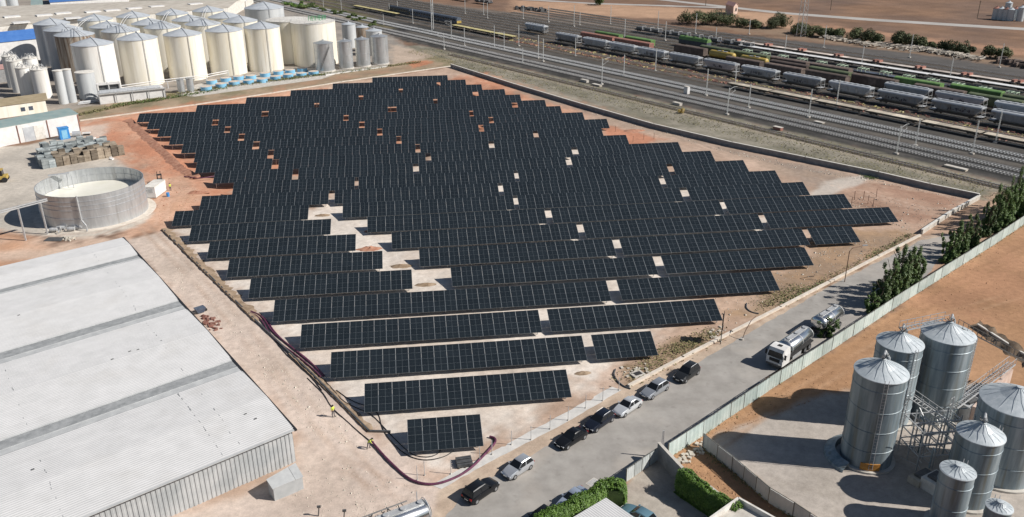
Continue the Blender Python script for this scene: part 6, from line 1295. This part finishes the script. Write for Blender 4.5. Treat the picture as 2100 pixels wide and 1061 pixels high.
for y in (-1, 1): mb = MB(); mb.add([(3.5, y * 1.228, 1.75), (4.4, y * 1.228, 1.75), (4.3, y * 1.16, 2.45), (3.5, y * 1.16, 2.45)], [(0, 1, 2, 3)]); mb.build('side_window', M['glass'], lr); mb = MB(); mb.box(4.70, 4.78, y * .85 - .2, y * .85 + .2, .75, .98); mb.build('headlight', M['lamp'], lr); mb = MB(); mb.box(4.4, 4.55, y * 1.42 - .12, y * 1.42 + .12, 1.7, 2.4); mb.build('mirror', M['black'], lr)
mb = MB(); mb.box(4.66, 4.76, -1.15, 1.15, .45, .72); mb.build('bumper', M['steel'], lr); mb = MB(); mb.box(4.725, 4.745, -.75, .75, 1.05, 1.55); mb.build('grille', M['black'], lr); mb = MB(); mb.box(3.15, 3.65, -.3, .3, 3.02, 3.08); mb.build('roof_hatch', M['black'], lr)
steel_tank(lr, -4.6, 2.3, 2.15, 1.2, .98)
mb = MB(); mb.box(-4.7, 4.5, -.45, .45, .7, 1.0); mb.box(-4.6, 2.2, -1.15, 1.15, 1.0, 1.2); mb.build('chassis', M['black'], lr); wheels(lr, (3.7, -2.3, -3.6))
for y in (-1.18, 1.06): mb = MB(); mb.box(-.9, 1.6, y, y + .12, .5, 1.0); mb.build('side_guard', M['lsteel'], lr)
tr = thing('tank_trailer', 'polished steel tank trailer coupled behind the white cab lorry', 'trailer', Vector((60.6, 23.2, .02)), B_ - .03)
steel_tank(tr, -3.3, 3.1, 2.2, 1.2, 1.0); mb = MB(); mb.box(-3.3, 3.2, -.5, .5, .75, 1.2); mb.beam((3.2, 0, .8), (5.4, 0, .7), .15); mb.build('chassis', M['black'], tr); wheels(tr, (-2.2, -.9, 2.2))
pA, pB = at(872, 1018, 3.1), at(757, 1062, 3.1); hd = (pA - pB).normalized(); hr = math.atan2(hd.y, hd.x); bc = Vector((pA.x, pA.y, 0)) - Vector((hd.x, hd.y, 0)) * 5.6 + Vector((hd.y, -hd.x, 0)) * .75
bt = thing('tank_semitrailer', 'long polished steel tanker with dark pipework cut by the bottom picture edge', 'tanker', bc, hr); steel_tank(bt, -5.8, 5.6, 2.15, 1.2, 1.05)
mb = MB(); mb.box(-5.6, 5.4, -1.0, 1.0, .8, 1.15); mb.build('chassis', M['black'], bt); wheels(bt, (-.5, .8, -4)); mb = MB(); mb.lathe([(1.22, 5.2), (1.27, 5.25), (1.22, 5.3)], 24, 0, 2.15, 'x'); mb.build('end_ring', M['white'], bt, True)
mb = MB()
for k in range(40): x = random.uniform(-5.5, 3.4); mb.beam((x, 1.2 + random.uniform(0, .35), random.uniform(1.6, 2.8)), (x + random.uniform(-.6, .6), 1.2 + random.uniform(0, .4), random.uniform(1.6, 3.0)), .08)
for z in (2.2, 2.9): mb.tube([(-5.6, 1.45, z), (3.8, 1.35, z)], .07, 5)
tag(mb.build('pipework', M['steel'], bt), kind='stuff'); mb = MB(); mb.beam((4.9, 1.3, .9), (4.9, 1.3, 3.6), .08); mb.build('post', M['lsteel'], bt)
# ------------------------------------------------------------------ street furniture and site gear
sg = thing('billboard', 'dark rectangular sign board on two posts by the kerb wall', 'sign', at(1478, 702), ROADROT + .5)
for x in (-.55, .15): m = MB(); m.box(x - .06, x + .06, -.06, .06, -.1, 4.6); m.build('post', M['post'], sg)
mb = MB(); mb.box(-.75, .95, -.12, -.06, 2.4, 4.7); mb.build('board', M['sign'], sg); mb = MB(); mb.box(-.8, 1.0, -.15, -.125, 4.7, 4.76); mb.box(-.8, 1.0, -.15, -.125, 2.34, 2.4); mb.build('board_frame', M['steel'], sg)
tg = thing('street_light', 'thin brown street light with long curved arm on the pavement edge', 'street light', at(1732, 578)); mb = MB(); mb.tube([(0, 0, 0), (0, 0, 5.6), (.5, .1, 6.1), (2.6, .6, 6.25)], .07, 6); mb.build('pole', M['rustpost'], tg); mb = MB(); mb.box(2.5, 3.4, .5, .75, 6.18, 6.32); mb.build('lamp_head', M['lsteel'], tg)
tg = thing('bent_light', 'bent lamp post leaning over the kerb near the dark sign', 'street light', at(1522, 697)); mb = MB(); mb.tube([(0, 0, 0), (.5, .4, 1.2), (1.5, 1.0, 2.6), (2.4, 1.5, 3.0)], .06, 6); mb.build('pole', M['rustpost'], tg); mb = MB(); mb.cyl(0, 0, 0, .25, .22, 10); mb.build('base', M['concrete'], tg)
FP = [(856, 985), (871, 975), (925, 972), (984, 945), (1009, 932), (1049, 912), (1089, 902), (1128, 880), (1165, 862), (1201, 837), (1236, 822), (1269, 800)]
for i, (u, v) in enumerate(FP): tg = thing('fence_stake', 'thin grey stake on the pale drain strip, %s from the left' % nth(i + 1), 'stake', at(u, v), ROADROT, 'stakes along the drain strip'); m = MB(); m.beam((0, 0, 0), (0, 0, 2.0), .06); m.build('stake', M['lsteel'], tg); m = MB(); m.box(-.09, .09, -.09, .09, -.05, .12); m.build('foot', M['concrete'], tg)
pts = [at(u, v, .17) for u, v in ((762, 905), (785, 932), (805, 952), (826, 972), (845, 985), (868, 992), (890, 993), (915, 987), (945, 974), (968, 958), (988, 938), (1003, 922), (1014, 910), (1017, 902), (1013, 897), (1004, 895))]
def smooth(P, it=2):
    for _ in range(it):
        Q = [P[0]]
        for a, b_ in zip(P[:-1], P[1:]): Q += [a.lerp(b_, .25), a.lerp(b_, .75)]
        P = Q + [P[-1]]
    return P
o = MB().tube(smooth(pts), .14, 8).build('purple_pipe', M['purple'], None, True); tag(o, 'thick purple pipe curving along the near corner of the solar plot', 'pipe')
for i, off in enumerate((0, .45, .9)):
    P = [at(u, v, .15) + Vector((off * (.6 if i != 1 else 1), off * .35, 0)) for u, v in ((508, 640), (525, 645), (540, 660), (552, 680), (575, 703), (600, 722), (622, 738), (642, 757), (657, 772))]
    o = MB().tube(smooth([p + Vector((random.uniform(-.2, .2), random.uniform(-.2, .2), 0)) for p in P]), .11, 7).build('purple_pipe', M['purple'], None, True); tag(o, 'purple pipe in the bundle beside the left plot edge, %s of the three' % ('left', 'middle', 'right')[i], 'pipe', 'bundle of purple pipes')
for i, (P, lb) in enumerate((([(630, 775), (648, 792), (665, 808), (676, 830), (690, 845), (710, 862), (735, 885), (760, 905)], 'long black cable between the two workers at the plot edge'), ([(655, 770), (680, 795), (702, 822), (730, 836), (760, 848), (780, 868), (800, 890), (830, 920), (850, 935), (880, 938), (900, 930), (905, 918)], 'black cable looping in front of the single nearest table'), ([(690, 800), (720, 822), (760, 835), (778, 850), (782, 875), (800, 905), (835, 935), (870, 945), (910, 938), (930, 925)], 'second black cable looping in front of the single nearest table'), ([(545, 668), (575, 715), (610, 748), (640, 775), (660, 800)], 'black cable beside the bundle of purple pipes'))):
    o = MB().tube(smooth([at(u, v, .06) for u, v in P]), .06, 5).build('black_cable', M['cable'], None, True); tag(o, lb, 'cable')
o = MB().tube(smooth([at(u, v, .12) for u, v in ((378, 362), (395, 364), (410, 366), (440, 361))]), .12, 6).build('purple_pipe', M['purple'], None, True); tag(o, 'short purple pipe under the tables behind the open tank', 'pipe')
cg = thing('pallet_stack', 'pallet of dark rails near the thick purple pipe', 'pallet', at(952, 951), .1)
for k in range(5): mb = MB(); mb.box(-.9, .9, -.8 + k * .34, -.56 + k * .34, .15, .5 + .06 * (k % 2)); mb.build('rail_bundle', M['steel'], cg)
mb = MB(); [mb.box(x - .07, x + .07, -.85, .95, 0, .148) for x in (-.7, 0, .7)]; mb.build('pallet', M['crate2'], cg)
# trench spoil between the rows and at the ends
for i, (u, v, w_, h, m, lb) in enumerate(((768, 474, 2.2, .5, 'redearth', 'heap of red earth in the gap of the ninth row'), (757, 511, 2.4, .6, 'redearth', 'heap of red earth in the gap of the eighth row'), (822, 546, 2.2, .45, 'earth', 'heap of tan earth in the gap of the seventh row'), (872, 584, 2.0, .4, 'earth', 'heap of dark tan earth in the gap of the sixth row'), (662, 442, 1.8, .4, 'earth', 'low heap of tan earth in the gap of the tenth row'), (405, 395, 2.6, .5, 'redearth', 'mound of red earth by the trench behind the open tank'), (1195, 765, 1.3, .25, 'earth', 'small low heap of brown earth right of the second row'), (1300, 268, 3.4, .5, 'redearth', 'mound of fresh red earth in the notch at the right side of the plot'))):
    p = at(u, v); mb = MB(); P = []; F = []; n = 16; mrg = [1, .8, .55, .3]
    for k, q in enumerate(mrg): P += [(w_ * q * math.cos(a) * random.uniform(.8, 1.2), w_ * .45 * q * math.sin(a) * random.uniform(.8, 1.2), -.05 if k == 0 else h * (1 - q) * random.uniform(.5, 1.4)) for a in np.linspace(0, 2 * math.pi, n + 1)[:-1]]
    P.append((0, 0, h * .9))
    for k in range(3): F += [(k * n + j, k * n + (j + 1) % n, (k + 1) * n + (j + 1) % n, (k + 1) * n + j) for j in range(n)]
    F += [(3 * n + j, 3 * n + (j + 1) % n, 4 * n) for j in range(n)]; mb.add(P, F); o = mb.build('earth_heap', M[m], None, True); o.location = p; tag(o, lb, 'earth heap')
for i, (u, v) in enumerate(((1745, 422), (1770, 410), (1790, 425), (1797, 405), (1752, 410), (1780, 418))):
    tg = thing('site_stake', 'rusty steel frame leg standing in red earth behind the end row, %s from left' % nth((1, 3, 5, 6, 2, 4)[i]), 'stake', at(u, v), i * .7, 'rusty legs behind the end row'); m = MB(); m.beam((0, 0, -.1), (.1, 0, 2.0), .09); m.build('leg', M['rustpost'], tg); m = MB(); m.beam((0, 0, .5), (1.3, .4, 1.0), .06); m.build('brace', M['rustpost'], tg)
for i, (u, v) in enumerate(((1298, 291), (1320, 286), (1341, 285), (1262, 270))):
    tg = thing('site_post', 'rusty post in the fresh earth notch at the right, %s from left' % nth((2, 3, 4, 1)[i]), 'post', at(u, v), 0, 'rusty posts in the earth notch'); m = MB(); m.beam((0, 0, -.1), (0, 0, 1.7), .08); m.build('post', M['rustpost'], tg)
bw = thing('wheelbarrow', 'tipped dark wheelbarrow beside the warehouse wall', 'wheelbarrow', at(411, 641), .6); mb = MB(); mb.loft([[(-.5, -.4, .1), (.5, -.4, .1), (.5, .4, .1), (-.5, .4, .1)], [(-.8, -.6, .9), (.8, -.6, .9), (.8, .6, .9), (-.8, .6, .9)]]); mb.build('tray', M['bluewag'], bw); mb = MB(); mb.lathe([(.01, -.08), (.25, -.08), (.25, .08), (.01, .08)], 12, .9, .25, 'y'); mb.build('wheel', M['rubber'], bw); mb = MB(); mb.tube([(-.6, -.3, .2), (-1.5, -.3, .7)], .04, 5); mb.tube([(-.6, .3, .2), (-1.5, .3, .7)], .04, 5); mb.build('handles', M['steel'], bw)
mb = MB()
for k in range(34): f = k / 34; p = at(420 + 25 * f, 648 + 28 * f) + Vector((random.gauss(0, .5), random.gauss(0, .3), 0)); q = random.uniform(.06, .3); mb.obox(p, q * 1.4, q * .6, -.02, q, random.uniform(0, 3))
tag(mb.build('rubble', M['redwag']), 'line of brown rubble and boards beside the warehouse wall', 'rubble', kind='stuff')
mb = MB()
for k in range(34): p = at(1300 + random.gauss(0, 13), 762 + random.gauss(0, 6)); q = random.uniform(.06, .22); mb.obox(p, q * 1.4, q, -.02, q, random.uniform(0, 3))
for k in range(26): p = at(1468 + random.gauss(0, 8), 690 + random.gauss(0, 8)); q = random.uniform(.06, .2); mb.obox(p, q * 1.4, q, -.02, q, random.uniform(0, 3))
tag(mb.build('stones', M['stone']), 'pale stones on the earth islands beside the kerb wall', 'stones', kind='stuff')
mh = thing('concrete_pit', 'square concrete pit with dark opening on the earth island', 'pit', at(1307, 769), .4); mb = MB(); mb.box(-.9, .9, -.7, .7, -.1, .25); mb.build('kerb', M['concrete'], mh); mb = MB(); mb.box(-.5, .6, -.4, .4, .25, .27); mb.build('opening', M['black'], mh)
for i, P in enumerate((((1262, 757), (1258, 768), (1266, 782), (1280, 793), (1293, 797)), ((1531, 622), (1530, 632), (1540, 640), (1556, 643)))):
    o = MB().tube(smooth([at(u, v, .08) for u, v in P]), .12, 5).build('curved_kerb', M['steel'], None, True); tag(o, 'dark curved kerb rounding the %s earth island' % ('near', 'far')[i], 'kerb')
gr = thing('drain_grate', 'square grey drain cover in the road near the hedge', 'drain', at(1219, 991), ROADROT); mb = MB(); mb.box(-.75, .75, -.7, .7, 0, .03); mb.build('frame', M['concrete'], gr)
for k in range(6): mb = MB(); mb.box(-.6, .6, -.58 + k * .2, -.46 + k * .2, .03, .045); mb.build('bar', M['lsteel'], gr)
for i, (u, v, m) in enumerate(((653, 1050, .9), (705, 1058, .6))): tg = thing('bollard', 'short dark post on the pale ground by the tanker, %s one' % ('left', 'right')[i], 'post', at(u, v + 8)); m_ = MB(); m_.beam((0, 0, 0), (.15, 0, 1.1), .12); m_.build('post', M['steel'], tg); m_ = MB(); m_.box(-.05, .35, -.1, .1, 1.1, 1.3); m_.build('cap', M['steel'], tg)
# ------------------------------------------------------------------ people
def person(label, p, rot, pose):
    tg = thing('person', label, 'person', p, rot); V, E_, Rr = pose['v'], pose['e'], pose['r']
    me = bpy.data.meshes.new('body'); me.from_pydata(V, E_, []); o = link('body', me, None); md = o.modifiers.new('s', 'SKIN'); sv = me.skin_vertices[0].data
    for i, r in enumerate(Rr): sv[i].radius = (r, r * .85)
    sv[0].use_root = True; s2 = o.modifiers.new('d', 'SUBSURF'); s2.levels = 1
    dg = bpy.context.evaluated_depsgraph_get(); m2 = bpy.data.meshes.new_from_object(o.evaluated_get(dg)); bpy.data.objects.remove(o); m2.name = 'body'
    m2.materials.clear(); [m2.materials.append(M[k]) for k in ('skin', 'hivis', 'trouser', 'boot')]
    hz = pose['hip']; ax = pose['axis']
    for f in m2.polygons:
        c = f.center; z = c.z; f.use_smooth = True
        if z < .12: f.material_index = 3
        elif z < hz: f.material_index = 2
        elif (Vector(c) - Vector(pose['head'])).length < .19: f.material_index = 0
        elif min((Vector(c) - Vector(h)).length for h in pose['hands']) < .26: f.material_index = 0
        else: f.material_index = 1
    link('body', m2, tg)
    hd = Vector(pose['head']); mb = MB(); mb.lathe([(.125, .0), (.128, .05), (.10, .11), (.05, .135), (.01, .14)], 14); mb.v = [(x + hd.x, y + hd.y, z + hd.z) for x, y, z in mb.v]; mb.build('hair', M['helmet'], tg, True)
    return tg
stand = dict(v=[(0, 0, .98), (0, 0, 1.2), (0, 0, 1.42), (0, 0, 1.52), (.02, 0, 1.66), (0, .2, 1.42), (.02, .27, 1.15), (.12, .25, .92), (0, -.2, 1.42), (.0, -.27, 1.15), (.10, -.26, .92), (0, .1, .92), (.03, .12, .5), (0, .13, .08), (.16, .14, .05), (0, -.1, .92), (-.02, -.12, .5), (-.05, -.13, .08), (.11, -.14, .05)],
 e=[(0, 1), (1, 2), (2, 3), (3, 4), (2, 5), (5, 6), (6, 7), (2, 8), (8, 9), (9, 10), (0, 11), (11, 12), (12, 13), (13, 14), (0, 15), (15, 16), (16, 17), (17, 18)], r=[.15, .14, .16, .06, .11, .075, .05, .04, .075, .05, .04, .095, .07, .05, .045, .095, .07, .05, .045], hip=.98, axis=0, head=(.02, 0, 1.66), hands=[(.12, .25, .92), (.10, -.26, .92)])
bend = dict(v=[(-.1, 0, .95), (.05, 0, 1.12), (.22, 0, 1.28), (.30, 0, 1.36), (.42, 0, 1.44), (.22, .2, 1.26), (.36, .26, 1.0), (.55, .22, .82), (.22, -.2, 1.26), (.38, -.25, 1.0), (.58, -.2, .84), (-.1, .1, .9), (.05, .14, .5), (-.06, .15, .08), (.1, .16, .05), (-.1, -.1, .9), (-.15, -.13, .5), (-.32, -.14, .08), (-.16, -.15, .05)], e=stand['e'], r=stand['r'], hip=.93, axis=0, head=(.42, 0, 1.44), hands=[(.55, .22, .82), (.58, -.2, .84)])
person('worker in yellow green shirt and dark trousers standing over the black cable', at(684, 855), -.8, stand)
person('worker in yellow green shirt bending over the end of the purple pipe', at(758, 920), -.3, bend)
person('worker in yellow green top standing between the generator container and the forklift', at(350, 391), 2.6, stand)
